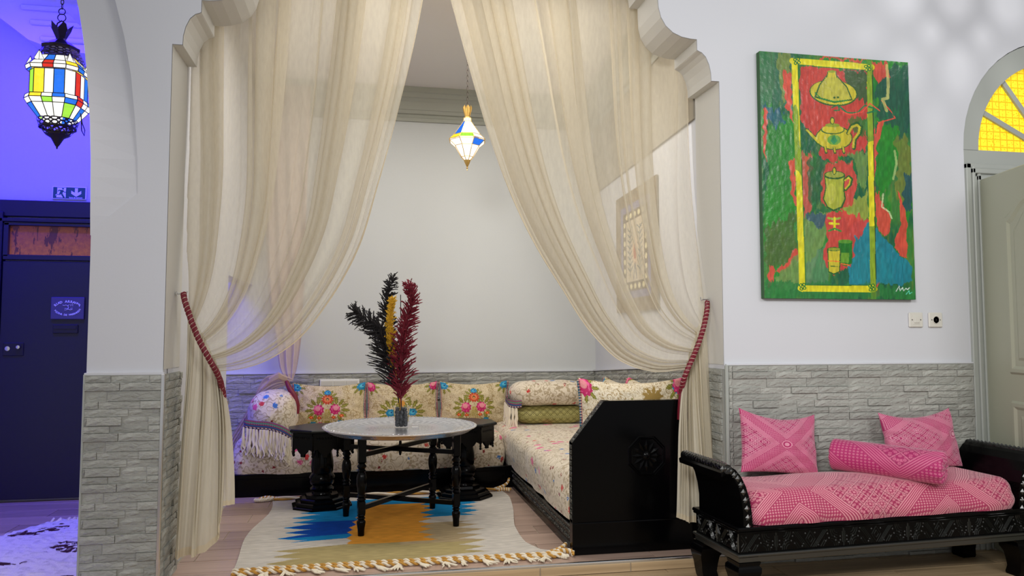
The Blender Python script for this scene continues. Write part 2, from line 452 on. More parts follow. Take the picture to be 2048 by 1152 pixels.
def grid(name, P, mat, C=None, UV=None, smooth=True, wrapu=False):
    """P: (ny,nx,3) array -> mesh"""
    ny, nx = P.shape[:2]
    me = bpy.data.meshes.new(name)
    idx = np.arange(ny * nx).reshape(ny, nx)
    if wrapu: idx = np.concatenate([idx, idx[:, :1]], 1)
    q = np.stack([idx[:-1, :-1], idx[:-1, 1:], idx[1:, 1:], idx[1:, :-1]], -1).reshape(-1, 4)
    me.vertices.add(ny * nx); me.vertices.foreach_set('co', P.reshape(-1).astype(np.float32))
    me.loops.add(q.size); me.loops.foreach_set('vertex_index', q.reshape(-1).astype(np.int32))
    me.polygons.add(len(q)); me.polygons.foreach_set('loop_start', (np.arange(len(q)) * 4).astype(np.int32))
    me.update(calc_edges=True)
    if UV is not None:
        l = me.uv_layers.new(name='UVMap'); l.data.foreach_set('uv', UV.reshape(-1, 2)[q.reshape(-1)].reshape(-1).astype(np.float32))
    if C is not None:
        a = me.color_attributes.new('Col', 'FLOAT_COLOR', 'POINT')
        c = np.ones((ny * nx, 4), np.float32); c[:, :3] = srgb2lin(C.reshape(-1, 3)); a.data.foreach_set('color', c.reshape(-1))
    if smooth: me.shade_smooth()
    me.materials.append(M[mat] if isinstance(mat, str) else mat)
    return me
def srgb2lin(c):
    c = np.clip(c / 255.0, 0, 1); return np.where(c < .04045, c / 12.92, ((c + .055) / 1.055) ** 2.4)

class Paint:
    """paints flat print / weave colours onto the points of a grid; x right, y down"""
    def __init__(s, nx, ny, W, H, bgc):
        s.x, s.y = np.meshgrid(np.linspace(0, W, nx), np.linspace(0, H, ny)); s.c = np.zeros((ny, nx, 3)) + np.array(bgc, float)
    def put(s, m, c, a=1.0):
        c = np.array(c, float); m = np.asarray(m, float)[..., None] * a
        s.c = s.c * (1 - m) + c * m
    def ell(s, cx, cy, rx, ry, c, rot=0, a=1.0, wob=0, nw=8):
        dx, dy = s.x - cx, s.y - cy; ca, sa = math.cos(rot), math.sin(rot)
        u, v = (dx * ca + dy * sa) / rx, (-dx * sa + dy * ca) / ry
        r = np.hypot(u, v)
        if wob: r = r * (1 + wob * np.cos(nw * np.arctan2(v, u)))
        s.put(r < 1, c, a)
    def poly(s, pts, c, a=1.0, jag=0):
        x, y = s.x, s.y
        if jag: y0_ = y; y = y + jag * 5 * (vnoise(x * .10 + 7, y * .02 + 3, 21) - .5) + jag * 2.5 * (vnoise(x * .35 + 2, y * .05 + 3, 22) - .5); x = x + jag * 3 * (vnoise(x * .03 + 4, y0_ * .05 + 9, 23) - .5)
        ins = np.zeros(x.shape, bool); n = len(pts)
        for i in range(n):
            (x1, y1), (x2, y2) = pts[i], pts[(i + 1) % n]
            if y1 == y2: continue
            k = ((y1 > y) != (y2 > y)) & (x < (x2 - x1) * (y - y1) / (y2 - y1) + x1); ins ^= k
        s.put(ins, c, a)
    def line(s, pts, w, c, a=1.0):
        m = np.zeros(s.x.shape, bool)
        for (x1, y1), (x2, y2) in zip(pts[:-1], pts[1:]):
            dx, dy = x2 - x1, y2 - y1; L = dx * dx + dy * dy + 1e-9
            t = np.clip(((s.x - x1) * dx + (s.y - y1) * dy) / L, 0, 1)
            m |= np.hypot(s.x - x1 - t * dx, s.y - y1 - t * dy) < w / 2
        s.put(m, c, a)
_vn = np.random.RandomState(3)
def vnoise(x, y, seed=0):
    r = np.random.RandomState(seed); g = r.rand(64, 64)
    xi, yi = np.floor(x).astype(int), np.floor(y).astype(int); fx, fy = x - xi, y - yi
    fx, fy = fx * fx * (3 - 2 * fx), fy * fy * (3 - 2 * fy)
    a = g[yi % 64, xi % 64]; b = g[yi % 64, (xi + 1) % 64]; c = g[(yi + 1) % 64, xi % 64]; d = g[(yi + 1) % 64, (xi + 1) % 64]
    return (a * (1 - fx) + b * fx) * (1 - fy) + (c * (1 - fx) + d * fx) * fy
def text_mesh(g, body, size, mat4, align='CENTER'):
    cu = bpy.data.curves.new('t', 'FONT'); cu.body = body; cu.size = size; cu.align_x = align; cu.align_y = 'CENTER'
    cu.extrude = size * .03; cu.resolution_u = 3; cu.offset = size * .03
    o = bpy.data.objects.new('t', cu); col.objects.link(o)
    dg = bpy.context.evaluated_depsgraph_get(); me = o.evaluated_get(dg).to_mesh()
    g.add([mat4 @ v.co for v in me.vertices], [tuple(p.vertices) for p in me.polygons])
    o.evaluated_get(dg).to_mesh_clear(); bpy.data.objects.remove(o); bpy.data.curves.remove(cu)
#==PART2==
# ------------------------------------------------------------------ the setting
CX = .468
AR = [(1.387, -.02), (1.387, 2.515), (1.342, 2.515), (1.340, 2.56), (1.330, 2.605), (1.312, 2.645), (1.290, 2.667), (1.268, 2.676),
      (1.262, 2.68), (1.262, 2.738), (1.225, 2.739), (1.175, 2.746), (1.125, 2.766), (1.085, 2.80), (1.058, 2.845), (1.044, 2.90), (1.041, 2.96),
      (1.04, 3.02), (.99, 3.02), (.985, 3.06), (.965, 3.10), (.93, 3.13), (.90, 3.14), (.88, 3.2), (.4, 3.26), (0, 3.28)]
PZ = [(-1.24, -.06), (-1.242, 1.5), (-1.252, 1.76), (-1.262, 1.946), (-1.279, 2.14), (-1.302, 2.34), (-1.326, 2.52), (-1.355, 2.69), (-1.40, 2.87), (-1.47, 3.05), (-1.58, 3.24), (-1.70, 3.4)]
PR = [(-1.05, 1.80), (-1.055, 1.955), (-1.072, 2.15), (-1.095, 2.354), (-1.13, 2.54), (-1.174, 2.706), (-1.24, 2.88), (-1.33, 3.06), (-1.46, 3.25), (-1.6, 3.4)]
YF, YB = 3.7, 4.0
# left half: pillar and left half of the scalloped arch; the face between the two passage curves is set back
core = PZ + [(CX, 3.4)] + [(CX - a, z) for a, z in reversed(AR[1:])] + [(CX - 1.387, -.06)]
def left_wall():
    g = G(); g.prism(core, YF + .07, YB)
    def inner(z):
        if z < 1.8: return None
        for (x0, z0), (x1, z1) in zip(PR, PR[1:]):
            if z0 <= z <= z1: return x0 + (x1 - x0) * (z - z0) / (z1 - z0)
        return PR[-1][0]
    # front layer flush at the bottom
    front = [(-1.24, -.06), (-1.242, 1.5), (-1.243, 1.62), (-1.05, 1.80)] + PR + [(CX, 3.4)] + [(CX - a, z) for a, z in reversed(AR[1:])] + [(CX - 1.387, -.06)]
    g.prism(front, YF, YF + .08)
    # wedge that fades the relief out below
    n = 20; v = []; f = []
    zs = [1.6 + i * (3.4 - 1.6) / n for i in range(n + 1)]
    def outer(z):
        for (x0, z0), (x1, z1) in zip(PZ, PZ[1:]):
            if z0 <= z <= z1: return x0 + (x1 - x0) * (z - z0) / (z1 - z0)
        return PZ[-1][0]
    for z in zs:
        t = max(0, min(1, (z - 1.62) / .9)); t = t * t * (3 - 2 * t)
        xi = inner(z); xi = -1.05 if xi is None else xi
        v += [(xi + .03, YF + .004 + .035 * t, z), (outer(z), YF + .001 + .069 * t, z), (outer(z), YF + .08, z)]
    for i in range(n):
        a = i * 3; f += [(a, a + 1, a + 4, a + 3), (a + 1, a + 2, a + 5, a + 4)]
    g.add(v, f); return g
wall_left = struct('wall_left', left_wall(), 'wall')
DX, DR, DZ = 4.02, .655, 2.13      # arched doorway on the right
arc = [(DX + (DR) * math.cos(a), DZ + .09 + (DR + .02) * math.sin(a)) for a in [math.pi * i / 24 for i in range(25)]]
rp = [(CX, 3.4), (5.6, 3.4), (5.6, -.06), (DX + DR, -.06), (DX + DR, DZ)] + arc + [(DX - DR, DZ), (DX - DR, -.06), (CX + 1.387, -.06)] + [(CX + a, z) for a, z in AR[1:]]
wall_right = struct('wall_right', G().prism(rp, YF, YB), 'wall')
# intrados lining of the arch, a warmer off-white paint
for sgn, nm in ((-1, 'trim_1'), (1, 'trim_2')):
    g = G(); pts = [(CX + sgn * a, z) for a, z in AR[1:]] ; v = []; f = []
    pts = [(CX + sgn * 1.387, .99)] + pts
    for (x, z) in pts: v += [(x - sgn * .002, YF + .001, z - .002), (x - sgn * .002, YB + .001, z - .002)]
    for i in range(len(pts) - 1): f.append((2 * i, 2 * i + 1, 2 * i + 3, 2 * i + 2))
    struct(nm, g.add(v, f), 'arch')
# back wall, side wall, ceiling, cornice
struct_back = struct('wall_back', G().box(-1.95, 2.3, 6.45, 6.6, -.05, 3.5), 'wall_back')
sx = lambda y: 1.86 + (y - 4) * .0571
g = G(); g.prism([(sx(4.0), 4.0), (sx(6.5), 6.5), (sx(6.5) + .2, 6.5), (sx(4) + .2, 4.0)], -.05, 3.5, 'z'); wall_side = struct('wall_side', g, 'wall')
g = G(); g.prism([(sx(4.0) - .012, 4.02), (sx(6.45) - .012, 6.44), (sx(6.45), 6.45), (sx(4), 4.02)], 2.40, 3.0, 'z'); struct('trim_3', g, 'taupe')  # taupe band on the upper side wall, darker than the plaster below
struct('ceiling', G().box(-1.95, 2.3, 3.99, 6.6, 3.25, 3.35), 'ceil')
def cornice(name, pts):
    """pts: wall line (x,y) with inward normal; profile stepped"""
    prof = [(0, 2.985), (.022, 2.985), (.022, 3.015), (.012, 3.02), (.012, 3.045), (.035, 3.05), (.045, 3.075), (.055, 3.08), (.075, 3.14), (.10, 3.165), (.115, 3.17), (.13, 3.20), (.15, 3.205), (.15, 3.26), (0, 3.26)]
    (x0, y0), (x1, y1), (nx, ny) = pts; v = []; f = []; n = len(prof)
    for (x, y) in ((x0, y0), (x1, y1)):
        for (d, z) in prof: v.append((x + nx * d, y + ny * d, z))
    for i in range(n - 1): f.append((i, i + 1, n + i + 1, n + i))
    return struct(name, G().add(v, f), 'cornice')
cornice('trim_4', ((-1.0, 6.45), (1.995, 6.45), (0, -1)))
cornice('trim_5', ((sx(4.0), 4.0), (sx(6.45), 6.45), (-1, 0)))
# passage on the left: end wall, left wall, ceiling piece
passage_wall = struct('wall_passage', G().box(-3.2, -1.85, 5.80, 5.95, -.06, 3.6), 'lilac')
struct('wall_passage_left', G().box(-3.25, -3.1, 4.0, 5.9, -.06, 3.6), 'lilac')
struct('wall_passage_side', G().box(-1.95, -1.85, 5.9, 6.5, -.06, 3.5), 'lilac')
struct('ceiling_passage', G().box(-3.2, -1.7, 3.95, 5.9, 3.55, 3.65), 'ceil')
g = G().prism([(-2.62, 3.56), (-2.60, 3.40), (-2.577, 3.367), (-2.42, 3.25), (-2.279, 3.142), (-2.13, 3.09), (-1.999, 3.074), (-1.86, 3.07), (-1.86, 3.56)], 5.5, 5.8)
soffit = struct('trim_6', g, 'ceil')
for z in (3.13, 3.24, 3.34, 3.43):
    part('moulding', G().box(-2.20 - (z - 3.13) * .6, -1.86, 5.465, 5.5, z, z + .035, .008), 'arch', soffit)

# floors: wood-look tiles laid in rows along X
def planks(parent, x0, x1, y0, y1, z, mat, n_len=1.2, n_w=.195, first=0.0, seed=0, th=.012):
    rr = random.Random(seed); y = y0; row = 0; cache = {}
    while y < y1 - .01:
        ye = min(y + n_w, y1); x = x0 - ((row * .47 + first) % 1.0) * n_len
        while x < x1:
            a, b = max(x, x0), min(x + n_len, x1)
            if b - a > .04:
                key = (round(b - a, 3), round(ye - y, 3))
                if key not in cache:
                    cache[key] = G().box(0, key[0] - .005, 0, key[1] - .005, -th, 0, .0015).mesh('plank', mat)
                part('plank', cache[key], mat, parent, loc=(a + .0025, y + .0025, z + rr.uniform(-.0003, .0003)))
            x += n_len
        y = ye; row += 1
fl = struct('floor', G().box(-3.2, 2.2, YF, 6.6, -.06, -.005), 'fgrout')
planks(fl, -.92, 2.0, 3.715, 6.45, 0, 'plank', seed=1)
fl2 = struct('floor_passage', G().box(-3.2, -.93, 3.72, 6.45, -.03, -.004), 'fgrout')
planks(fl2, -3.1, -.95, 3.72, 5.8, .001, 'plank', seed=2, first=.3)
fl3 = struct('floor_front', G().box(-3.2, 5.6, -1.0, 3.70, -.10, -.055), 'fgrout')
planks(fl3, -2.2, 4.4, 2.32, 3.695, -.05, 'plank_front', seed=3, first=.62, n_w=.19)
g = G().box(-.92, 1.856, 3.692, 3.716, -.004, .008, .003)
struct('trim_7', g, 'metal_strip')
g = struct('trim_8', G().box(-.92, 1.856, 3.694, 3.70, -.05, -.004), 'fgrout')
x = -.9; i = 0
for a, b in ((-.915, -.35), (-.345, .85), (.855, 1.32), (1.325, 1.85)):
    part('riser_tile', G().box(a, b, 3.688, 3.695, -.048, -.005, .0015), 'plank_front', g)

# split-stone cladding : one tile pattern of stones repeated
TW, TH = .68, .225
def tile_pattern(seed):
    rr = random.Random(seed); rows = []; z = 0
    hs = [rr.uniform(.7, 1.5) for _ in range(6)]; t = sum(hs)
    for h in hs:
        h = h / t * TH; x = 0; n = rr.choice((3, 4, 4, 5)); ws = [rr.uniform(.6, 1.5) for _ in range(n)]; tw = sum(ws)
        for q in ws:
            q = q / tw * TW; rows.append((x, x + q, z, z + h, rr.uniform(.003, .017))); x += q
        z += h
    return rows
PAT = tile_pattern(11)
def stone_mesh(w, h, d, seed):
    rr = random.Random(seed); nx, nz = 4, 2; v = []; f = []
    e = .0012
    for j in range(nz + 1):
        for i in range(nx + 1):
            edge = i in (0, nx) or j in (0, nz)
            x = e + (w - 2 * e) * i / nx; z = e + (h - 2 * e) * j / nz
            if not edge: x += rr.uniform(-.1, .1) * w / nx; z += rr.uniform(-.2, .2) * h / nz
            v.append((x, -d + (rr.uniform(.0015, .004) if edge else rr.uniform(-.003, .002)), z))
    m = nx + 1
    for j in range(nz):
        for i in range(nx): f.append((j * m + i, j * m + i + 1, (j + 1) * m + i + 1, (j + 1) * m + i))
    ring = list(range(m)) + [j * m + nx for j in range(1, nz + 1)] + [nz * m + i for i in range(nx - 1, -1, -1)] + [j * m for j in range(nz - 1, 0, -1)]
    o = len(v); v += [(v[i][0], 0, v[i][2]) for i in ring]
    k = len(ring); f += [(ring[i], ring[(i + 1) % k], o + (i + 1) % k, o + i) for i in range(k)]
    return G().add(v, f).mesh('stone', 'stone')
_sc = {}
def cladding(parent, length, z0, z1, place, offx=0.0, zbottom=None, keep=lambda a, b, c, d: True):
    """place: matrix taking (x along wall, -y out, z) to parent space"""
    top = z1; rows = int(math.ceil((z1 - z0) / TH)); cols = int(math.ceil((length + offx) / TW))
    for r in range(rows):
        for c in range(-1, cols + 1):
            sh = 0
            for i, (a, b, lo, hi, d) in enumerate(PAT):
                X0, X1 = c * TW + a - offx, c * TW + b - offx; Z1 = top - r * TH - lo; Z0 = top - r * TH - hi
                X0c, X1c, Z0c = max(X0, 0), min(X1, length), max(Z0, z0)
                if X1c - X0c < .015 or Z1 - Z0c < .01 or not keep(X0c, X1c, Z0c, Z1): continue
                gap = .0022 if i % 1 == 0 else 0
                if a == 0: X0c += .003
                if lo == 0: Z1 = Z1 - .003
                key = (i, round(X1c - X0c, 3), round(Z1 - Z0c, 3))
                if key not in _sc: _sc[key] = stone_mesh(X1c - X0c, Z1 - Z0c, d, i * 7 + 1)
                o = link('stone', _sc[key], parent)
                o.matrix_local = place @ Matrix.Translation((X0c, 0, Z0c))
def panel(name, g): return struct(name, g, 'grout')
PLZ = .965
p = panel('wall_left_cladding', G().box(-1.245, -.915, 3.683, 3.70, -.06, PLZ))
cladding(p, .325, -.06, PLZ, Matrix.Translation((-1.243, 3.684, 0)), .1)
# inner jamb faces
p = panel('wall_left_jamb_cladding', G().box(-.919, -.912, 3.70, 4.0, -.06, PLZ))
cladding(p, .30, -.06, PLZ, Matrix.Translation((-.913, 3.70, 0)) @ Matrix.Rotation(R(90), 4, 'Z'), .3)
p = panel('wall_right_jamb_cladding', G().box(1.848, 1.856, 3.70, 4.0, -.06, PLZ))
cladding(p, .29, -.06, PLZ, Matrix.Translation((1.849, 4.0, 0)) @ Matrix.Rotation(R(-90), 4, 'Z'), .2)
p = panel('wall_right_cladding', G().box(1.868, 3.362, 3.688, 3.70, -.06, .985))
cladding(p, 1.49, -.05, .985, Matrix.Translation((1.87, 3.689, 0)), .66)
p = panel('wall_back_cladding', G().box(-1.85, 1.99, 6.438, 6.45, 0, .82))
cladding(p, 3.82, .59, .82, Matrix.Translation((-1.84, 6.439, 0)), .2, keep=lambda a, b, c, d: a < 3.9)
cladding(p, 1.25, .14, .585, Matrix.Translation((-1.84, 6.439, 0)), .2, keep=lambda a, b, c, d: a > .25)
ws = wall_side
v = []
for x_, y_, z_ in ((sx(4.02), 4.02, .965), (sx(6.44), 6.44, .82)):
    v += [(x_ - .012, y_, 0), (x_, y_, 0), (x_, y_, z_), (x_ - .012, y_, z_)]
p = struct('wall_side_cladding', G().add(v, [(0, 1, 2, 3), (7, 6, 5, 4), (0, 4, 5, 1), (1, 5, 6, 2), (2, 6, 7, 3), (3, 7, 4, 0)]), 'grout')
ang = math.atan2(-2.42, -(sx(6.44) - sx(4.02)))
cladding(p, 2.41, -.23, 0, Matrix.Translation((sx(6.43) - .013, 6.43, .822)) @ Matrix.Rotation(ang, 4, 'Z') @ Matrix.Rotation(-math.atan(.06), 4, 'Y'), .3)
bead = G().bar((sx(6.44) - .016, 6.43, .828), (sx(4.02) - .016, 4.02, .972), .03, .010); part('edge_bead', bead, 'wall', p)
# corner profiles and the white edge bead above the stone
struct('trim_9', G().box(-.921, -.905, 3.672, 3.690, -.06, .968, .003), 'chrome')
struct('trim_10', G().box(1.850, 1.868, 3.674, 3.690, -.05, .987, .003), 'framepaint')
struct('trim_11', G().box(-1.247, -1.238, 3.676, 3.70, -.06, .968, .002), 'framepaint')
struct('trim_12', G().box(1.86, 3.364, 3.684, 3.70, .985, .992), 'wall')
struct('trim_13', G().box(-1.85, 1.99, 6.425, 6.45, .822, .832), 'wall')
struct('trim_14', G().box(-1.245, -.91, 3.682, 3.70, PLZ, .975), 'wall')

# ------------------------------------------------------------------ doorway on the right: casing, fanlight, open leaf
g = G()
x0 = DX - DR
for k, (a, b, d) in enumerate(((0, .032, .018), (.032, .052, .028), (.052, .075, .012), (.075, .095, .02))):
    g.box(x0 + a, x0 + b, 3.70 - d, 3.80, -.05, DZ - a * .5, .004)
    g.box(x0 + a, DX + DR - a, 3.70 - d, 3.80, DZ - a * .9 - .03, DZ - a * .9, .004)
    g.box(DX + DR - b, DX + DR - a, 3.70 - d, 3.80, -.05, DZ - a * .5, .004)
door_frame = struct('door_2', g, 'framepaint')
def fan():
    g = G(); n = 32; ro, ri = DR + .0, DR - .105; zc = DZ + .085
    pts = [(DX + ro * math.cos(math.pi * i / n), zc + (ro + .02) * math.sin(math.pi * i / n)) for i in range(n + 1)]
    inn = [(DX + ri * math.cos(math.pi * i / n), zc + ri * math.sin(math.pi * i / n)) for i in range(n, -1, -1)]
    inn = inn[::-1]
    for i in range(n): g.prism([pts[i], pts[i + 1], inn[i + 1], inn[i]], 3.706, 3.79)
    g.box(DX - ro, DX + ro, 3.708, 3.79, DZ - .04, zc + .002, .004)
    return g, ri, zc
g, ri, zc = fan(); win = struct('window_1', g, 'framepaint')
for i in range(7):
    a0, a1 = math.pi * i / 7, math.pi * (i + 1) / 7
    pts = [(DX, zc)] + [(DX + (ri + .01) * math.cos(a0 + (a1 - a0) * j / 6), zc + (ri + .01) * math.sin(a0 + (a1 - a0) * j / 6)) for j in range(7)]
    part('pane', G().prism(pts, 3.745, 3.751), 'yellow_glass', win)
for i in range(1, 7):
    a = math.pi * i / 7
    part('glazing_bar', G().bar((DX + .08 * math.cos(a), 3.742, zc + .08 * math.sin(a)), (DX + ri * math.cos(a), 3.742, zc + ri * math.sin(a)), .024, .03), 'framepaint', win)
# room beyond the open leaf
struct('floor_far_room', G().box(3.2, 5.6, 3.72, 5.3, -.10, -.05), 'plank_front')
struct('wall_far_room', G().box(3.2, 5.6, 5.2, 5.3, -.05, 3.4), 'wall')
t = thing('open_door', 'grey green panelled door leaf standing open beside the pink bench', 'door', (3.475, 3.70, -.045))
H_ = 2.08; d = Vector((3.365 - 3.467, 3.30 - 3.40, 0)); ang = math.atan2(-(1.0), -.25)
g = G().box(0, .78, -.02, .02, 0, H_, .004); lf = part('leaf', g, 'doorpaint', t, rot=(0, 0, ang))
def raised(z0, z1, arch):
    g = G(); xa, xb = .245, .66
    def outline(i):
        if arch:
            top = [(xb - i, z1 - i), (xb - i, z1 - .10 - i)][:0]
            m = (xa + xb) / 2; n = 14
            cur = [(xb - i - (xb - xa - 2 * i) * j / n, z1 - i - .10 + .10 * (math.sin(math.pi * j / n) ** 1.5)) for j in range(n + 1)]
            return [(xa + i, z0 + i), (xb - i, z0 + i)] + cur
        return [(xa + i, z0 + i), (xb - i, z0 + i), (xb - i, z1 - i), (xa + i, z1 - i)]
    for sgn in (1, -1):
        P = [(0, .020), (.012, .032), (.03, .032), (.045, .022), (.075, .022), (.09, .028)]
        loops = [[(x, sgn * y, z) for x, z in outline(i)] for i, y in P]; n = len(loops[0]); v = sum(loops, []); f = []
        for k in range(len(P) - 1):
            for j in range(n): f.append((k * n + j, k * n + (j + 1) % n, (k + 1) * n + (j + 1) % n, (k + 1) * n + j))
        f.append(tuple((len(P) - 1) * n + j for j in range(n))); g.add(v, f)
    return g
part('raised_panel', raised(.98, 1.93, True), 'doorpaint', lf)
part('raised_panel', raised(.14, .84, False), 'doorpaint', lf)
for z in (1.82, .95, .3):
    g = G(); g.lathe([(.009, 0), (.009, .045)], 12, (.0, -.028, z)); g.lathe([(.009, .048), (.009, .10)], 12, (.0, -.028, z)); g.box(-.004, .03, -.026, -.02, z, z + .1)
    part('hinge', g, 'chrome', t, True, label='chrome hinge')

# ------------------------------------------------------------------ dark entrance door in the passage
g = G()
DY = 5.78
g.box(-3.1, -1.86, DY - .03, DY + .03, 1.97, 2.085, .004); g.box(-2.56, -2.49, DY - .05, DY + .03, 0, 2.0, .004)
g.box(-3.1, -1.86, DY - .05, DY + .03, 1.93, 1.955, .003); g.box(-1.90, -1.86, DY - .04, DY + .03, 0, 1.95)
dr = struct('door_1', g, 'bluedoor2')
g = G().box(-2.485, -1.905, DY - .035, DY + .02, .02, 1.655, .004); g.box(-3.1, -2.565, DY - .035, DY + .02, .02, 1.92, .004)
leaf = part('leaf', g, 'bluedoor', dr)
g = G().box(-2.485, -1.905, DY - .04, DY + .02, 1.665, 1.70, .003); g.box(-2.485, -1.905, DY - .04, DY + .02, 1.905, 1.93, .003); g.box(-2.485, -2.455, DY - .04, DY + .02, 1.69, 1.92)
tl = part('transom_frame', g, 'bluedoor', dr)
part('pane', G().box(-2.455, -1.905, DY - .01, DY, 1.70, 1.905), 'transom_glass', tl, label='amber self-glowing glass with silhouettes of trees')
g = G().box(-2.15, -1.99, DY - .045, DY - .03, 1.155, 1.215, .003); ms = part('letter_slot', g, 'bluedoor2', dr); part('slot_opening', G().box(-2.14, -2.0, DY - .048, DY - .044, 1.185, 1.205), 'darkhole', ms)
g = G(); g.box(-2.46, -2.33, DY - .042, DY - .03, 1.0, 1.09, .003)
lk = part('lock_plate', g, 'bluedoor2', dr)
part('lock_cylinder', G().lathe([(.016, -.02), (.016, 0), (.0, .002)], 16).mesh('lock_cylinder', 'chrome', True, 40), 'chrome', lk, loc=(-2.43, DY - .045, 1.05), rot=(R(90), 0, 0))
part('latch_knob', G().lathe([(.008, -.03), (.008, 0), (.014, .004), (.012, .012), (0, .014)], 14).mesh('latch_knob', 'chrome', True, 40), 'chrome', lk, loc=(-2.36, DY - .045, 1.06), rot=(R(90), 0, 0))
# plaque fixed to the door
t = thing('name_plaque', 'engraved translucent name plaque on the dark door above the letter slot', 'sign', (-2.06, DY - .04, 1.33))
part('plate', G().box(-.107, .107, -.008, 0, -.078, .078, .004), 'plaque', t)
g = G()
def on_arc(word, a0, a1, rx, rz, cz, size, flip=False):
    n = len(word)
    for i, ch in enumerate(word):
        if ch == ' ': continue
        a = a0 + (a1 - a0) * (i + .5) / n; x, z = rx * math.cos(a), cz + rz * math.sin(a)
        tx, tz = -rx * math.sin(a), rz * math.cos(a); rot = math.atan2(tz, tx) + (math.pi if not flip else 0)
        mt = Matrix.Translation((x, -.0095, z)) @ Matrix.Rotation(-rot, 4, 'Y') @ Matrix.Rotation(R(90), 4, 'X')
        text_mesh(g, ch, size, mt)
on_arc('RIAD ARRAHMA', R(158), R(22), .086, .048, -.002, .023)
on_arc('MEDINA DE MARRAKECH', R(203), R(347), .084, .052, .004, .018, True)
part('lettering', g, 'signwhite', t, label='white engraved lettering')
g = G()
for pts in ([(-.03, .026), (-.02, .022), (-.01, .026), (0, .022), (.01, .026), (.014, .03)], [(.024, .034), (.022, .018)], [(.034, .036), (.034, .018)],
            [(.002, .024), (.008, .008), (0, -.006), (-.016, -.010), (-.016, .002), (0, 0), (.02, -.008), (.034, -.004), (.032, .006), (.022, .004), (.026, -.006)]):
    g.tube([(x, -.0095, z - .004) for x, z in pts], .0018, 5)
part('calligraphy', g, 'signwhite', t, label='white calligraphy emblem')
# emergency exit sign
t = thing('exit_sign', 'green emergency exit sign above the dark door with running figure and down arrow', 'sign', (-2.095, 5.80, 2.152))
part('plate', G().box(-.113, .113, -.012, 0, -.047, .047, .004), 'signwhite', t)
part('green_field', G().box(-.105, .105, -.0135, -.011, -.040, .040, .001), 'signgreen', t)
q = lambda px, py: ((px - 950) / 1520 * .21, -(py - 555) / 560 * .08)
def flat(polys, dy0, dy1):
    g = G()
    for p_ in polys: g.prism([q(*a) for a in p_], dy0, dy1)
    return g
sg = part('symbol', flat([[(1220, 310), (1360, 310), (1360, 540), (1520, 440), (1520, 590), (1285, 740), (1050, 590), (1050, 440), (1220, 540)],
    [(390, 300), (800, 300), (790, 800), (700, 805), (350, 795), (370, 700), (300, 690), (390, 600)]], -.0145, -.013), 'signwhite', t, label='white arrow and doorway symbol')
man = [[(470, 410), (690, 430), (640, 600), (760, 790), (680, 820), (560, 620), (545, 665), (360, 665), (360, 635), (480, 630), (540, 470), (470, 460), (430, 510), (405, 480)],
       [(650, 430), (730, 510), (810, 505), (810, 535), (715, 540), (630, 470)],
       [(660 + 55 * math.cos(a * .628), 355 + 38 * math.sin(a * .628)) for a in range(10)]]
part('running_figure', flat(man, -.0155, -.0143), 'signgreen', t, label='dark green running figure')
g = G(); text_mesh(g, 'Issue de secours', .013, Matrix.Translation((.044, -.0145, -.033)) @ Matrix.Rotation(R(90), 4, 'X')); part('lettering', g, 'signwhite', t)

# switch and socket on the right wall
for nm, x, lb in (('light_switch', 3.010, 'cream wall switch plate with one square rocker under the painting'), ('wall_socket', 3.135, 'cream wall socket plate with one round recess right of the switch')):
    t = thing(nm, lb, 'switch' if 'switch' in nm else 'socket', (x, 3.70, 1.229))
    part('plate', G().box(-.044, .044, -.012, 0, -.042, .042, .005), 'plastic', t)
    g = G()
    for s_ in (-.026, .026): g.lathe([(.003, 0), (.003, .001)], 8, (0, 0, 0))
    for s_ in (-.027, .027):
        part('screw', G().box(s_ - .003, s_ + .003, -.0135, -.011, -.003, .003, .001), 'darkhole', t)
    if nm == 'light_switch':
        part('bezel', G().box(-.021, .021, -.014, -.011, -.024, .024, .001), 'plastic', t)
        part('rocker', G().box(-.015, .017, -.018, -.013, -.017, .017, .002), 'plastic', t)
    else:
        me = G().lathe([(.022, 0), (.022, .004), (.0195, .004), (.018, -.006), (0, -.006)], 28).mesh('ring', 'plastic', True, 30)
        part('ring', me, 'plastic', t, loc=(0, -.012, 0), rot=(R(90), 0, 0))
        part('contact_pin', G().box(-.002, .002, -.016, -.006, -.003, .003, .001), 'darkhole', t)
# socket strip on the back wall
t = thing('socket_strip', 'long white socket strip on the back wall behind the left cushion', 'socket', (-.22, 6.43, .745))
part('housing', G().box(-.16, .16, -.02, .0, -.03, .03, .004), 'signwhite', t)
for i in range(3): part('cover', G().box(-.15 + i * .1, -.055 + i * .1, -.024, -.019, -.025, .018, .003), 'plastic', t)
#==PART3==
# wall added between niche and passage to block blue spill, open towards the back
g = G().box(-1.06, -.93, 4.0, 5.35, -.05, 3.5); g.box(-1.06, -.93, 5.35, 6.45, 1.55, 3.5)
struct('wall_blue_blocker', g, 'wall')

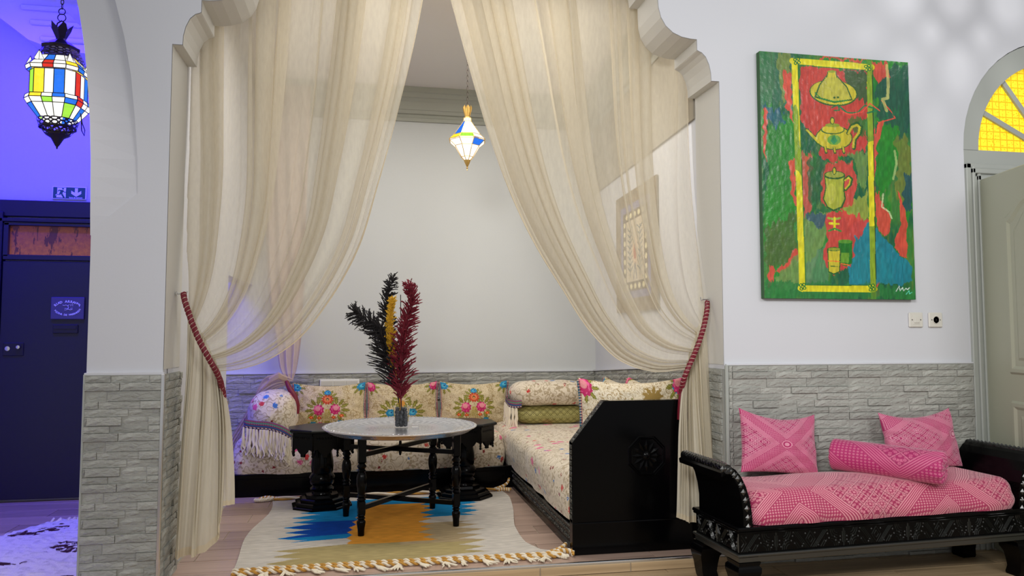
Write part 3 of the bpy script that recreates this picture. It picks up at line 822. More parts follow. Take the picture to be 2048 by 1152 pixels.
# ------------------------------------------------------------------ curtains
def resample(pts, n):
    P = np.array(pts, float); d = np.r_[0, np.cumsum(np.linalg.norm(np.diff(P, axis=0), axis=1))]; d /= d[-1]
    # Catmull-Rom on arclength
    t = np.linspace(0, 1, n); out = np.zeros((n, 3)); m = np.gradient(P, d, axis=0)
    i = np.clip(np.searchsorted(d, t, 'right') - 1, 0, len(P) - 2); h = (d[i + 1] - d[i])[:, None]; s = ((t - d[i]) / (d[i + 1] - d[i]))[:, None]
    return (2 * s**3 - 3 * s**2 + 1) * P[i] + (s**3 - 2 * s**2 + s) * h * m[i] + (-2 * s**3 + 3 * s**2) * P[i + 1] + (s**3 - s**2) * h * m[i + 1]
def curtain(outer, inner, tail0, tail1, nf, seed, hem, gath=.55, nu=560, nv=110, nt=60, amp=.045, over=2.3):
    rs = np.random.RandomState(seed)
    A, B = resample(outer, nv), resample(inner, nv); s = np.linspace(0, 1, nu)[None, :, None]; v = np.linspace(0, 1, nv)[:, None, None]
    # irregular pleats
    ph = np.zeros(nu); ss = np.linspace(0, 1, nu)
    ph = nf * ss + sum(rs.uniform(.55, 1.15) / k * np.sin(2 * math.pi * (k * ss * 1.7 + rs.rand())) for k in (1, 2, 3, 5))
    ampm = .30 + 1.2 * np.abs(np.sin(2 * math.pi * (1.3 * ss + rs.rand()))) 
    lo, hi = ph[0], ph[-1]
    def shape(S0, vv, k_over, k_amp, base):
        """S0 row positions 0..1 -> folded parameter and depth"""
        drift = .35 * np.sin(3 * vv + 5 * ss)
        a = 2 * math.pi * (ph + drift * .3)
        sf = ss + k_over * ampm * np.sin(2 * a * .5) / (2 * math.pi * nf) * 1.0
        dep = k_amp * ampm * (np.cos(a) + .25 * np.cos(2.3 * a + 4 * vv))
        return np.clip(sf, -.01, 1.01), dep
    rows = []
    Ci = None
    for j in range(nv):
        vv = j / (nv - 1)
        sf, dep = shape(ss, vv, over * (1 - .35 * vv**3), amp * (1 - .65 * vv**2), 0)
        e = 1 - (1 - gath) * (vv ** 1.5)
        wgt = np.clip(sf, 0, 1) ** e
        # outer strands stay straight longer
        P = A[j] * (1 - wgt[:, None]) + B[j] * wgt[:, None]
        P[:, 1] += dep + .02 * (1 - wgt) * 0
        rows.append(P)
    T0, T1 = resample(tail0, nt), resample(tail1, nt)
    last = rows[-1].copy(); R0, R1 = T0[0], T1[0]
    for j in range(1, nt):
        t = j / (nt - 1)
        sf, dep = shape(ss, 1.0 + .4 * t, over * .65 * (1 - .5 * t), amp * .35 * (1 - t) ** .5, 0)
        aa = 2 * math.pi * (3.1 * ss + .35 * np.sin(4 * ss) + .1 * t); sf = sf + t ** .6 * .10 * np.sin(aa) * np.sin(math.pi * ss); dep = dep + .030 * t ** .6 * np.cos(aa) + .0015 * np.sin(9 * aa + 4 * t) * t
        wg = np.clip(sf, 0, 1) ** (gath + (1 - gath) * t ** .6)
        hz = hem(ss)                                  # 0..1 length factor
        tt = t * hz
        f = tt * (nt - 1); i = np.clip(f.astype(int), 0, nt - 2); fr = (f - i)[:, None]
        a = T0[i] * (1 - fr) + T0[i + 1] * fr; b = T1[i] * (1 - fr) + T1[i + 1] * fr
        P = a * (1 - wg[:, None]) + b * wg[:, None]; P[:, 1] += dep
        rows.append(P)
    return np.array(rows[:nv]), np.array(rows[nv - 1:])
LI = [(.351, 4.12, 3.243), (.289, 4.12, 2.848), (.244, 4.12, 2.616), (.164, 4.12, 2.273), (.072, 4.12, 1.936), (-.031, 4.11, 1.603), (-.196, 4.09, 1.304), (-.369, 4.06, 1.093), (-.537, 4.03, .992), (-.654, 4.0, .964), (-.719, 3.98, .96)]
LO = [(-.905, 4.07, 3.24), (-.905, 4.07, 2.49), (-.90, 4.05, 2.092), (-.895, 4.0, 1.826), (-.885, 3.95, 1.567), (-.872, 3.9, 1.316)]
LT0 = [(-.872, 3.9, 1.316), (-.870, 3.88, .928), (-.876, 3.86, .715), (-.880, 3.84, .366), (-.880, 3.82, .098)]
LT1 = [(-.719, 3.98, .96), (-.689, 3.97, .846), (-.659, 3.95, .70), (-.639, 3.94, .505), (-.628, 3.93, .10)]
RI = [(.379, 4.12, 3.245), (.437, 4.12, 3.033), (.538, 4.12, 2.665), (.653, 4.12, 2.27), (.753, 4.12, 1.989), (.895, 4.11, 1.679), (1.063, 4.09, 1.397), (1.225, 4.05, 1.144), (1.385, 4.01, .991), (1.538, 3.95, .94), (1.702, 3.84, .958)]
RO = [(1.85, 4.07, 3.24), (1.845, 4.07, 2.525), (1.842, 4.03, 1.924), (1.837, 3.95, 1.568), (1.83, 3.88, 1.311)]
RT1 = [(1.702, 3.84, .958), (1.668, 3.82, .86), (1.640, 3.80, .70), (1.628, 3.79, .457), (1.620, 3.78, .12)]
RT0 = [(1.83, 3.88, 1.311), (1.832, 3.84, 1.062), (1.834, 3.82, .79), (1.835, 3.80, .523), (1.835, 3.79, .10)]
def hemL(s): return np.interp(s, [0, .5, .56, .66, .70, .80, .84, 1.0], [1.0, 1.0, .97, .93, .86, .84, .77, .76])
def hemR(s): return np.interp(s, [0, .4, .8, 1.0], [1.0, .97, .95, .93])
t = thing('rod', 'slim curtain rod hidden behind the top of the scalloped arch', 'rod', (CX, 4.10, 3.235))
part('pole', G().tube([(-1.39, 0, 0), (1.38, 0, 0)], .01, 10), 'chrome', t, True)
def hem_strip(P, w=6):
    return P[-w:].copy()
for nm, P, lb in (('curtain', curtain(LO, LI, LT0, LT1, 10, 5, hemL), 'long sheer cream curtain swept to the left side of the arch and tied back'),
                  ('curtain', curtain(RO, RI, RT0, RT1, 11, 9, hemR), 'long sheer cream curtain swept to the right side of the arch and tied back')):
    t = thing(nm, lb, 'curtain', (0, 0, 0), 0, 'cream curtains of the arch')
    P, Pt = P
    part('fabric', grid('fabric', P, 'curtain'), 'curtain', t)
    part('tail', grid('tail', Pt, 'curtain_tail'), 'curtain_tail', t)
    e = P[:, -6:].copy(); e[:, :, 1] -= .0015
    part('side_hem', grid('side_hem', e, 'curtain_hem'), 'curtain_hem', t)
    e = Pt[-3:].copy(); e[:, :, 1] -= .0015
    part('bottom_hem', grid('bottom_hem', e, 'curtain_hem'), 'curtain_hem', t)
def rope(pts, turns, lb, hookpt, side):
    t = thing('tieback', lb, 'tieback', pts[0], 0, 'twisted curtain tiebacks')
    o = Vector(pts[0]); P = resample(pts, 420) - np.array(o)
    T = np.gradient(P, axis=0); T /= np.linalg.norm(T, axis=1)[:, None]
    N = np.cross(T, (0, 1, 0)); N /= np.linalg.norm(N, axis=1)[:, None]; B = np.cross(T, N)
    for k, (mt, lab) in enumerate((('maroon', None), ('maroon', None), ('wool', 'cream strand'))):
        a = np.linspace(0, turns * 2 * math.pi, 420) + k * 2.094
        q = P + (N * np.cos(a)[:, None] + B * np.sin(a)[:, None]) * .0068
        part('strand', G().tube(q, .0082 if k < 2 else .0052, 6), mt, t, True, label=lab)
    g = G(); end = P[-1]
    g.lathe([(.0, .02), (.014, .015), (.017, 0), (.012, -.012), (.016, -.02), (.024, -.10), (.026, -.15), (0, -.15)], 16, tuple(end))
    part('tassel', g, 'maroon', t, True)
    g = G(); h = Vector(hookpt) - o
    g.lathe([(.004, -.006), (.004, .0)], 8, tuple(h)); g.tube([h + Vector((side * .005, 0, 0)), h - Vector((side * .035, 0, 0)), h - Vector((side * .045, 0, .008)), h - Vector((side * .05, 0, -.012))], .004, 8)
    g.tube([h - Vector((side * .0, 0, 0)), h - Vector((side * .006, 0, 0))], .011, 12)
    part('wall_hook', g, 'chrome', t, True, label='chrome hook')
rope([(-.875, 3.86, 1.345), (-.869, 3.845, 1.325), (-.844, 3.83, 1.253), (-.793, 3.83, 1.121), (-.744, 3.84, 1.024), (-.716, 3.89, .953), (-.704, 3.96, .871), (-.698, 3.99, .80)], 30, 'maroon and cream twisted tieback holding the left curtain', (-.912, 3.87, 1.345), -1)
rope([(1.832, 3.84, 1.325), (1.822, 3.82, 1.30), (1.788, 3.79, 1.199), (1.732, 3.775, 1.064), (1.680, 3.77, .962), (1.664, 3.79, .901), (1.672, 3.835, .84)], 25, 'maroon and cream twisted tieback holding the right curtain', (1.846, 3.85, 1.34), 1)
# inner rose voile at the left of the niche, knotted above the sofa
def col_interp(rows, nu, nf, amp):
    ss = np.linspace(0, 1, nu); out = []
    R_ = [resample([r[i] for r in rows], 90) for i in (0, 1)]
    for j in range(90):
        P = R_[0][j] * (1 - ss[:, None]) + R_[1][j] * ss[:, None]
        wd = np.linalg.norm(R_[1][j] - R_[0][j])
        P[:, 1] += amp * min(1, wd / .15) * np.sin(2 * math.pi * (nf * ss + .4 * np.sin(3 * ss + j * .02)))
        out.append(P)
    return np.array(out)
t = thing('voile_curtain', 'rose beige voile curtain knotted above the left end of the back sofa', 'curtain')
P = col_interp([((-.90, 6.30, 3.2), (-.48, 6.30, 3.2)), ((-.83, 6.30, 2.2), (-.50, 6.30, 2.2)), ((-.76, 6.28, 1.3), (-.515, 6.28, 1.3)), ((-.71, 6.24, 1.05), (-.525, 6.24, 1.05)), ((-.67, 6.2, .86), (-.55, 6.2, .86)), ((-.62, 6.16, .78), (-.57, 6.16, .78))], 120, 4, .02)
part('fabric', grid('fabric', P, 'voile_side'), 'voile_side', t)
P = col_interp([((-.60, 6.12, .76), (-.57, 6.12, .80)), ((-.72, 6.05, .70), (-.66, 6.06, .84)), ((-.86, 5.98, .50), (-.74, 6.03, .83)), ((-1.0, 5.95, .22), (-.86, 6.0, .62)), ((-1.12, 5.95, .02), (-.98, 5.98, .40))], 100, 5, .012)
part('skirt', grid('skirt', P, 'voile_side'), 'voile_side', t)
g = G()
for k in range(5):
    r_ = .02 + .016 * k
    g.tube([(-.78 + k * .012, 5.98, .735 + k * .006), (-.72, 5.96, .785 + r_ * .3), (-.66, 5.96, .815 + r_ * .35), (-.61, 5.99, .79 + r_ * .3), (-.60, 6.03, .74)], [.008, .014, .018, .016, .010], 8)
part('knot', g, 'voile_side', t, True)
g = G().tube([(-.60, 5.97, .79), (-.575, 5.94, .74), (-.535, 5.92, .68), (-.515, 5.91, .61), (-.512, 5.91, .55)], [.014, .02, .024, .022, .015], 10)
part('tieback_tassel', g, 'maroon', t, True, label='maroon silk tassel')

# ------------------------------------------------------------------ cushions
def pillow(wd, ht, th, nx=120, ny=90, pinch=.06, pw=.42, seed=0, wr=.004, sag=0.0):
    u = np.linspace(-1, 1, nx)[None, :]; v = np.linspace(-1, 1, ny)[:, None]
    U, V = np.broadcast_arrays(u, v)
    x = wd / 2 * U * (1 - pinch * (1 - V**2)); z = -ht / 2 * V * (1 - pinch * 1.3 * (1 - U**2)) + ht / 2
    z = z - sag * (1 - U**2) * (1 - V) * .5
    y = th / 2 * np.clip((1 - U**2) * (1 - V**2), 0, 1) ** pw
    y = y + wr * (vnoise(U * 5 + 9, V * 5 + 9, seed) - .5) * (y > 0) * 2 + wr * .8 * np.sin(U * 40 + 6 * vnoise(U * 3 + 5, V * 3 + 5, seed + 1)) * np.clip(np.abs(U) - .6, 0, 1) * np.sqrt(np.clip(1 - V**2, 0, 1)) * np.sqrt(np.clip(1 - U**2, 0, 1))
    F = np.stack([x, -y, z], -1); Bk = np.stack([x, y * .85, z], -1)[:, ::-1]
    P = np.concatenate([F, Bk[:, 1:-1]], 1)
    uvF = np.stack([U * .5, V * .5], -1); uv = np.concatenate([uvF, uvF[:, ::-1][:, 1:-1]], 1)
    return P, uv, nx
def brocade_ground(p, seed, s=1.0):
    n = vnoise(p.x * .06 * s + 7, p.y * .06 * s + 7, seed); n2 = vnoise(p.x * .22 * s + 3, p.y * .22 * s + 3, seed + 1); n3 = vnoise(p.x * .015, p.y * .015, seed + 2)
    p.put(n2 > .62, (176, 152, 108), .55); p.put(np.abs(n - .5) < .035, (140, 112, 66), .9); p.put(n3 > .6, (232, 215, 180), .3); p.put((n2 < .2), (236, 224, 196), .6)
def scrolls(p, seed, n, w=7, c=(150, 124, 76)):
    r_ = random.Random(seed)
    for _ in range(n):
        x, y, R0, a0, sg = r_.uniform(60, 1150), r_.uniform(60, 720), r_.uniform(30, 62), r_.uniform(0, 6.3), r_.choice((-1, 1))
        p.line([(x + R0 * (1 - k / 16) * math.cos(a0 + sg * k * .55), y + R0 * (1 - k / 16) * math.sin(a0 + sg * k * .55)) for k in range(13)], w, c, .85)
        for k in range(3): p.ell(x + R0 * 1.25 * math.cos(a0 - sg * k * .5), y + R0 * 1.25 * math.sin(a0 - sg * k * .5), 20, 8, c, rot=a0 + k, a=.7)
def rose(p, x, y, r, flip=1):
    p.ell(x, y, r, r * 1.15, (188, 20, 96), wob=.10, nw=9); p.ell(x - flip * r * .1, y - r * .1, r * .78, r * .9, (232, 92, 150), wob=.1, nw=7)
    p.ell(x - flip * r * .1, y + r * .15, r * .6, r * .6, (196, 30, 100), wob=.1, nw=6); p.ell(x - flip * r * .18, y - r * .3, r * .5, r * .55, (228, 140, 150))
def leafs(p, x, y, r, n, a0, a1, c=(118, 118, 40)):
    for i in range(n):
        a = a0 + (a1 - a0) * i / max(1, n - 1); p.ell(x + r * math.cos(a), y + r * math.sin(a), r * .42, r * .17, c, rot=a, wob=.18, nw=8)
        p.ell(x + r * 1.0 * math.cos(a), y + r * 1.0 * math.sin(a), r * .30, r * .05, (160, 150, 62), rot=a)
def bluef(p, x, y, r):
    for i in range(6): p.ell(x + r * .55 * math.cos(i * 1.05), y + r * .5 * math.sin(i * 1.05), r * .5, r * .42, (20, 130, 180), wob=.15, nw=5)
    p.ell(x, y, r * .5, r * .4, (80, 180, 210)); p.ell(x + r * .2, y - r * .1, r * .2, r * .2, (10, 60, 140))
def red(p, x, y, r):
    p.ell(x, y, r, r * .8, (200, 40, 20), wob=.25, nw=5); p.ell(x, y, r * .45, r * .4, (240, 150, 60))
def bouquet(nx, ny, kind, white=False):
    p = Paint(nx, ny, 1210, 780, (212, 196, 162) if not white else (230, 220, 200)); brocade_ground(p, 20 + kind); scrolls(p, kind + 2, 26)
    if white:
        for a_ in range(9): p.ell(820 + 70 * math.cos(a_ * .7), 150 + 50 * math.sin(a_ * .7), 60, 20, (150, 122, 60), rot=a_ * .7, wob=.2, nw=7)
    cx = 580
    if kind == 0:
        leafs(p, cx, 270, 130, 9, R(-200), R(20)); leafs(p, cx - 150, 470, 160, 7, R(110), R(300)); leafs(p, cx + 150, 470, 160, 7, R(-120), R(70)); leafs(p, cx, 560, 240, 9, R(100), R(80) + .0)
        for dx in (-60, -30, 0, 30, 60): p.line([(cx + dx * .4, 470), (cx + dx, 620), (cx + dx * 1.3, 740)], 12, (176, 152, 60)); p.line([(cx + dx * .4 + 12, 480), (cx + dx + 12, 640)], 6, (110, 110, 40))
        bluef(p, cx, 148, 58); p.ell(cx, 280, 92, 88, (190, 50, 24), wob=.14, nw=12); p.ell(cx, 275, 62, 60, (226, 120, 70), wob=.12, nw=10); p.ell(cx, 275, 24, 30, (80, 70, 30)); p.ell(cx, 285, 12, 16, (220, 160, 90))
        rose(p, cx - 145, 480, 86, 1); rose(p, cx + 130, 470, 86, -1)
        for x, y in ((-265, 615), (240, 590), (-130, 625), (110, 620)): leafs(p, cx + x, y + 6, 42, 4, 0, 4.7); red(p, cx + x, y, 34)
        for x, y in ((-230, 745), (215, 730)): leafs(p, cx + x, y, 70, 7, 0, 5.4); bluef(p, cx + x, y, 62)
        rose(p, cx - 120, 775, 60)
    else:
        leafs(p, cx - 150, 560, 190, 8, R(100), R(300)); leafs(p, cx + 150, 560, 190, 8, R(-120), R(80)); leafs(p, cx, 330, 120, 7, R(-190), R(10))
        for dx in (-50, -15, 15, 50): p.line([(cx + dx * .3, 400), (cx + dx, 560), (cx + dx * 1.3, 740)], 12, (176, 152, 60))
        bluef(p, cx - 190, 560, 80); bluef(p, cx + 190, 550, 80); p.ell(cx, 380, 60, 60, (220, 150, 60), wob=.15, nw=9); red(p, cx - 230, 680, 36); red(p, cx + 240, 670, 36); red(p, cx + 100, 660, 30); red(p, cx - 100, 670, 30); rose(p, cx + 60, 745, 56)
    for (x, y, c) in ((1140, 75, 'b'), (60, 80, 'b' if kind == 0 else 'p'), (1150, 60, 'b')):
        leafs(p, x, y, 110, 8, 0, 5.5)
        (bluef if c == 'b' else rose)(p, x, y, 78)
    if kind: rose(p, 1150, 60, 78)
    p.put(vnoise(p.x * .5, p.y * .5, 4) > .55, (120, 100, 60), .18)
    return p.c
def braid_colors(n_u, n_v, ln=60):
    u = np.linspace(0, ln, n_v)[:, None] + np.zeros((1, n_u)); b = np.zeros((n_v, n_u, 3)) + (28, 90, 110)
    j = np.arange(n_u)[None, :] + np.zeros((n_v, 1)); b[(j % 8 < 2)] = (150, 40, 60); b[(j % 8 == 4)] = (30, 60, 120); b[(j % 8 >= 6)] = (190, 180, 160)
    b[(np.sin(u * 3.0) > .5) & (j % 8 < 4)] = (200, 170, 150); return b
def braid_tube(P, r):
    """P (n,3) path -> small tube with striped colours"""
    n = len(P); k = 8; T = np.gradient(P, axis=0); T /= np.linalg.norm(T, axis=1)[:, None]; N = np.cross(T, (0.3, 1, .1)); N /= np.linalg.norm(N, axis=1)[:, None]; B = np.cross(T, N)
    a = np.arange(k) * 2 * math.pi / k; Q = P[:, None] + r * (N[:, None] * np.cos(a)[None, :, None] + B[:, None] * np.sin(a)[None, :, None])
    return grid('braid', Q, 'braid', C=braid_colors(k, n), wrapu=True)
cush = {}
def emb_cushion(kind, label, loc, rz, tilt, wd=.575, ht=.36, th=.20, group=None, seed=0, nm='embroidered_cushion'):
    key = (kind, wd, ht, seed)
    if key not in cush:
        nx, ny = 230, 150; P, uv, _ = pillow(wd, ht, th, nx, ny, .05, .40, seed, .006, .02)
        C = np.zeros(P.shape) + (205, 185, 145); C[:, :nx] = bouquet(nx, ny, kind, seed == 3); bk = bouquet(nx, ny, 1, seed == 3); C[:, nx:] = bk[:, ::-1][:, 1:-1]
        cush[key] = (grid('cover', P, 'embroidery', C=C, UV=uv, wrapu=True), [braid_tube(P[4:-4, i] + np.array([sx_, 0, 0]), .009) for i, sx_ in ((1, -.004), (nx - 2, .004))])
    t = thing(nm, label, 'cushion', loc, rz, group)
    a, b = cush[key]
    part('cover', a, 'embroidery', t, rot=(tilt, 0, 0))
    for m_ in b: part('braid', m_, 'braid', t, rot=(tilt, 0, 0))
    return t
gp = 'embroidered cushions leaning on the back wall'
emb_cushion(0, 'cream cushion with red and pink bouquet, leftmost of the three on the back sofa', (-.292, 6.20, .405), 0, -.16, group=gp)
emb_cushion(1, 'cream cushion with blue flowers, behind the vase on the back sofa', (.288, 6.20, .405), 0, -.16, group=gp)
emb_cushion(0, 'cream cushion with red and pink bouquet, rightmost of the three on the back sofa', (.876, 6.20, .405), 0, -.16, group=gp)
gp = 'embroidered cushions on the right sofa'
emb_cushion(1, 'large embroidered cushion standing behind the black sofa end panel', (1.50, 4.13, .43), R(-8), -.10, .62, .47, .22, gp, 3)
emb_cushion(1, 'embroidered cushion on the right wall, peeking just above the large one', (1.735, 4.62, .43), R(-84), -.12, .56, .43, .2, gp, 3)
emb_cushion(0, 'embroidered cushion on the right wall, farthest from the black end panel', (1.76, 5.20, .43), R(-84), -.12, .56, .40, .2, gp, 3)

def fringe_mesh(pts, length, n, r=.008, seed=0, out=(0, -1, 0)):
    rr = random.Random(seed); g = G(); P = resample(pts, n)
    for i in range(n):
        for k in range(4):
            b = Vector(P[i]) + Vector((rr.uniform(-.006, .006), rr.uniform(-.006, .006), 0)); L = length * rr.uniform(.82, 1.06)
            q = [b]
            for j in range(1, 6):
                q.append(b + Vector((rr.uniform(-.006, .006) * j * .6, rr.uniform(-.006, .004) * j * .5, -L * j / 5)))
            g.tube(q, [r * .7, r, r, r, r * .9, r * .5], 5)
    return g
def stripe_band(pts, wid, down=(0, 0, -1), n=80):
    P = resample(pts, n); d = np.array(down, float)
    rows = []; C = []
    cols = [(70, 110, 150), (150, 60, 80), (150, 60, 80), (80, 130, 100), (80, 130, 100), (170, 90, 120), (120, 40, 60), (30, 90, 140), (30, 90, 140), (120, 20, 30), (240, 230, 210), (20, 30, 60), (110, 15, 30)]
    m = len(cols)
    for k, c in enumerate(cols):
        off = .004 * math.sin(math.pi * k / (m - 1))
        rows.append(P + d * wid * k / (m - 1) + np.array([0, -off, 0])); cc = np.zeros((n, 3)) + c
        if k == 10: cc[np.arange(n) % 5 < 2] = (20, 50, 110)
        if k in (5, 2): cc[np.arange(n) % 3 == 0] = (40, 60, 90)
        C.append(cc)
    return grid('braid_band', np.array(rows), 'braid', C=np.array(C))
def roll(wd, dp, ht, n1=48, n2=40, flat=.35, pw=2.6, seed=0, wr=.006):
    """soft bolster lying along Y, front face at y=0, bottom z=0"""
    a = np.linspace(0, 2 * math.pi, n1, endpoint=False)[None, :]; t = np.linspace(0, 1, n2)[:, None]
    k = (1 - np.abs(2 * t - 1) ** 5) ** .5; k = np.maximum(k, .02)
    c, s_ = np.cos(a), np.sin(a); e = 2 / pw
    x = wd / 2 * np.sign(c) * np.abs(c) ** e * k; z = ht / 2 * np.sign(s_) * np.abs(s_) ** e * k + ht / 2
    y = dp * t + 0 * a; w_ = wr * (vnoise(a * 3 + 4, t * 9 + 4, seed) - .5)
    x = x + w_ * np.cos(a) * 2; z = z + w_ * np.sin(a) * 2
    return np.stack([x, y, z], -1)
# left arm bolster with fringe
t = thing('fringed_bolster', 'cream floral bolster with striped braid and long white fringe at the left sofa end', 'cushion', (-.68, 5.62, .385))
part('cover', grid('cover', roll(.34, .52, .345, seed=3), 'floral', wrapu=True), 'floral', t)
bp = [(-.172, .03, .19), (-.165, -.012, .17), (-.10, -.022, .155), (0, -.025, .145), (.08, -.022, .120), (.14, -.016, .085), (.166, .01, .06)]
part('braid_band', stripe_band(bp, .062), 'braid', t)
fp = [(x, y - .004, z - .06) for x, y, z in bp]
part('fringe', fringe_mesh([(x, y, z) for x, y, z in fp][1:], .19, 17, seed=1), 'wool', t, True, kind='stuff')
# stacked bolsters in the corner
t = thing('olive_bolster', 'olive green lattice brocade cushion lying under the cream bolster in the corner', 'cushion', (1.16, 5.98, .425))
P = roll(.28, .60, .155, seed=8); n2, n1 = P.shape[:2]
uv = np.stack(np.meshgrid(np.linspace(0, 1.2, n1), np.linspace(0, 1.2, n2)), -1)
part('cover', grid('cover', P, 'olive', UV=uv, wrapu=True), 'olive', t, rot=(0, 0, R(-90)))
t = thing('cream_bolster', 'cream floral bolster with striped braid and fringe, on top of the olive cushion', 'cushion', (1.12, 5.96, .575))
part('cover', grid('cover', roll(.32, .68, .20, seed=5), 'floral', wrapu=True), 'floral', t, rot=(0, 0, R(-90)))
bp = [(-.005, .12, .10), (-.018, .05, .085), (-.022, -.04, .075), (-.012, -.13, .06), (.03, -.17, .055), (.07, -.175, .06)]
part('braid_band', stripe_band(bp, .06), 'braid', t)
part('fringe', fringe_mesh([(x, y, z - .058) for x, y, z in bp][1:5], .20, 9, seed=4), 'wool', t, True, kind='stuff')
#==PART4==
# ------------------------------------------------------------------ the sofas
def carve_row(g, x0, x1, z0, z1, y, step, d=.006, kind='diamond', axis='x'):
    """small raised motifs on a vertical face; axis x: face looks to -y ; axis y: face looks to -x at x=y"""
    n = max(1, int(round((x1 - x0) / step))); s = (x1 - x0) / n; zc = (z0 + z1) / 2; hz = (z1 - z0) / 2 * .92
    P = (lambda a, dd, z: (a, y - dd, z)) if axis == 'x' else (lambda a, dd, z: (y - dd, a, z))
    for i in range(n):
        c = x0 + (i + .5) * s; h = s / 2 * .9
        if kind == 'diamond':
            b = [P(c - h, 0, zc), P(c, 0, zc - hz), P(c + h, 0, zc), P(c, 0, zc + hz)]; t_ = P(c, d, zc)
            g.add(b + [t_], [(0, 1, 4), (1, 2, 4), (2, 3, 4), (3, 0, 4)])
        elif kind == 'bead':
            b = [P(c - h * .8, 0, z0), P(c + h * .8, 0, z0), P(c + h * .8, 0, z1), P(c - h * .8, 0, z1), P(c - h * .4, d, zc - hz * .5), P(c + h * .4, d, zc - hz * .5), P(c + h * .4, d, zc + hz * .5), P(c - h * .4, d, zc + hz * .5)]
            g.add(b, [(0, 1, 5, 4), (1, 2, 6, 5), (2, 3, 7, 6), (3, 0, 4, 7), (4, 5, 6, 7)])
def bars2d(g, segs, y, w=.0035, d=.004, M_=None):
    """raised strips following 2D polylines on a face looking to -y (x,z)"""
    for pts in segs:
        for (xa, za), (xb, zb) in zip(pts[:-1], pts[1:]):
            L = math.hypot(xb - xa, zb - za) + 1e-9; nx_, nz_ = -(zb - za) / L * w, (xb - xa) / L * w
            v = [(xa + nx_, y, za + nz_), (xb + nx_, y, zb + nz_), (xb - nx_, y, zb - nz_), (xa - nx_, y, za - nz_), (xa, y - d, za), (xb, y - d, zb)]
            if M_: v = [tuple(M_ @ Vector(p)) for p in v]
            g.add(v, [(0, 1, 5, 4), (3, 4, 5, 2), (0, 4, 3), (1, 2, 5)])
t = thing('back_sofa', 'low black sofa base along the back wall', 'sofa', (0, 0, 0))
part('base', G().box(-.93, 1.10, 5.62, 6.40, .0, .15, .006), 'black', t)
part('rail', G().box(-.935, 1.09, 5.612, 5.64, .125, .162, .005), 'black', t)
t = thing('right_sofa', 'black carved sofa base along the right wall with a tall cut-corner end panel', 'sofa', (0, 0, 0))
g = G(); g.box(1.10, 1.84, 3.93, 6.40, .0, .14, .005)
part('base', g, 'black', t)
part('front_rail', G().prism([(1.075, 0), (1.075, .022), (1.088, .03), (1.088, .108), (1.08, .115), (1.08, .128), (1.10, .14), (1.13, .155), (1.15, .155), (1.15, 0)], 3.93, 5.63, 'y'), 'black', t)
g = G(); carve_row(g, 3.94, 5.62, .034, .070, 1.088, .034, .009, 'diamond', 'y'); carve_row(g, 3.94, 5.62, .070, .104, 1.088, .034, .009, 'diamond', 'y'); carve_row(g, 3.94, 5.62, .117, .127, 1.08, .016, .004, 'bead', 'y')
part('carving', g, 'dull_c' if 'dull_c' in M else 'carved_dull', t, kind='stuff')
YP = 3.845
pan = [(1.062, .0), (1.062, .58), (1.236, .795), (1.72, .795), (1.72, 0)]
part('end_panel', G().prism(pan, YP + .004, YP + .05), 'black', t)
g = G(); w_ = .014
part('plinth', G().box(1.06, 1.725, YP - .008, YP + .05, 0, .165, .004), 'black', t)
edge = G().prism([(1.062, .165), (1.062, .58), (1.236, .795), (1.27, .795), (1.088, .572), (1.088, .165)], YP - .001, YP + .06)
part('edge_moulding', edge, 'black', t)
g = G()
# carved side edge of the panel
for k in range(14):
    z = .18 + k * .028; b = [(1.061, YP + .006, z), (1.061, YP + .048, z), (1.061, YP + .048, z + .024), (1.061, YP + .006, z + .024), (1.054, YP + .027, z + .012)]; g.add(b, [(0, 1, 4), (1, 2, 4), (2, 3, 4), (3, 0, 4)])
dx_, dz_ = (1.236 - 1.062) / 9, (.795 - .58) / 9
for k in range(9):
    x, z = 1.062 + k * dx_, .58 + k * dz_
    nx_, nz_ = -.777 * .007, .629 * .007
    b = [(x, YP + .006, z), (x, YP + .055, z), (x + dx_ * .9, YP + .055, z + dz_ * .9), (x + dx_ * .9, YP + .006, z + dz_ * .9), (x + dx_ * .45 + nx_, YP + .03, z + dz_ * .45 + nz_)]; g.add(b, [(0, 1, 4), (1, 2, 4), (2, 3, 4), (3, 0, 4)])
part('edge_carving', g, 'carved_dull', t, kind='stuff')
g = G(); cx_, cz_ = 1.475, .50
oc = [(cx_ + .11 * math.cos(R(22.5 + 45 * i)), cz_ + .11 * math.sin(R(22.5 + 45 * i))) for i in range(9)]; oc2 = [(cx_ + .098 * math.cos(R(22.5 + 45 * i)), cz_ + .098 * math.sin(R(22.5 + 45 * i))) for i in range(9)]
bars2d(g, [oc, oc2], YP + .004, .004, .005)
for i in range(12):
    a = R(30 * i); g.add([(cx_ + .025 * math.cos(a), YP + .004, cz_ + .025 * math.sin(a)), (cx_ + .055 * math.cos(a - .22), YP + .004, cz_ + .055 * math.sin(a - .22)), (cx_ + .085 * math.cos(a), YP + .004, cz_ + .085 * math.sin(a)), (cx_ + .055 * math.cos(a + .22), YP + .004, cz_ + .055 * math.sin(a + .22)), (cx_ + .058 * math.cos(a), YP - .005, cz_ + .058 * math.sin(a))], [(0, 1, 4), (1, 2, 4), (2, 3, 4), (3, 0, 4)])
g2 = G().lathe([(.022, 0), (.016, .006), (0, .009)], 14)
part('medallion', g, 'black', t)
part('medallion_boss', g2, 'black', t, True, loc=(cx_, YP + .004, cz_), rot=(R(90), 0, 0))
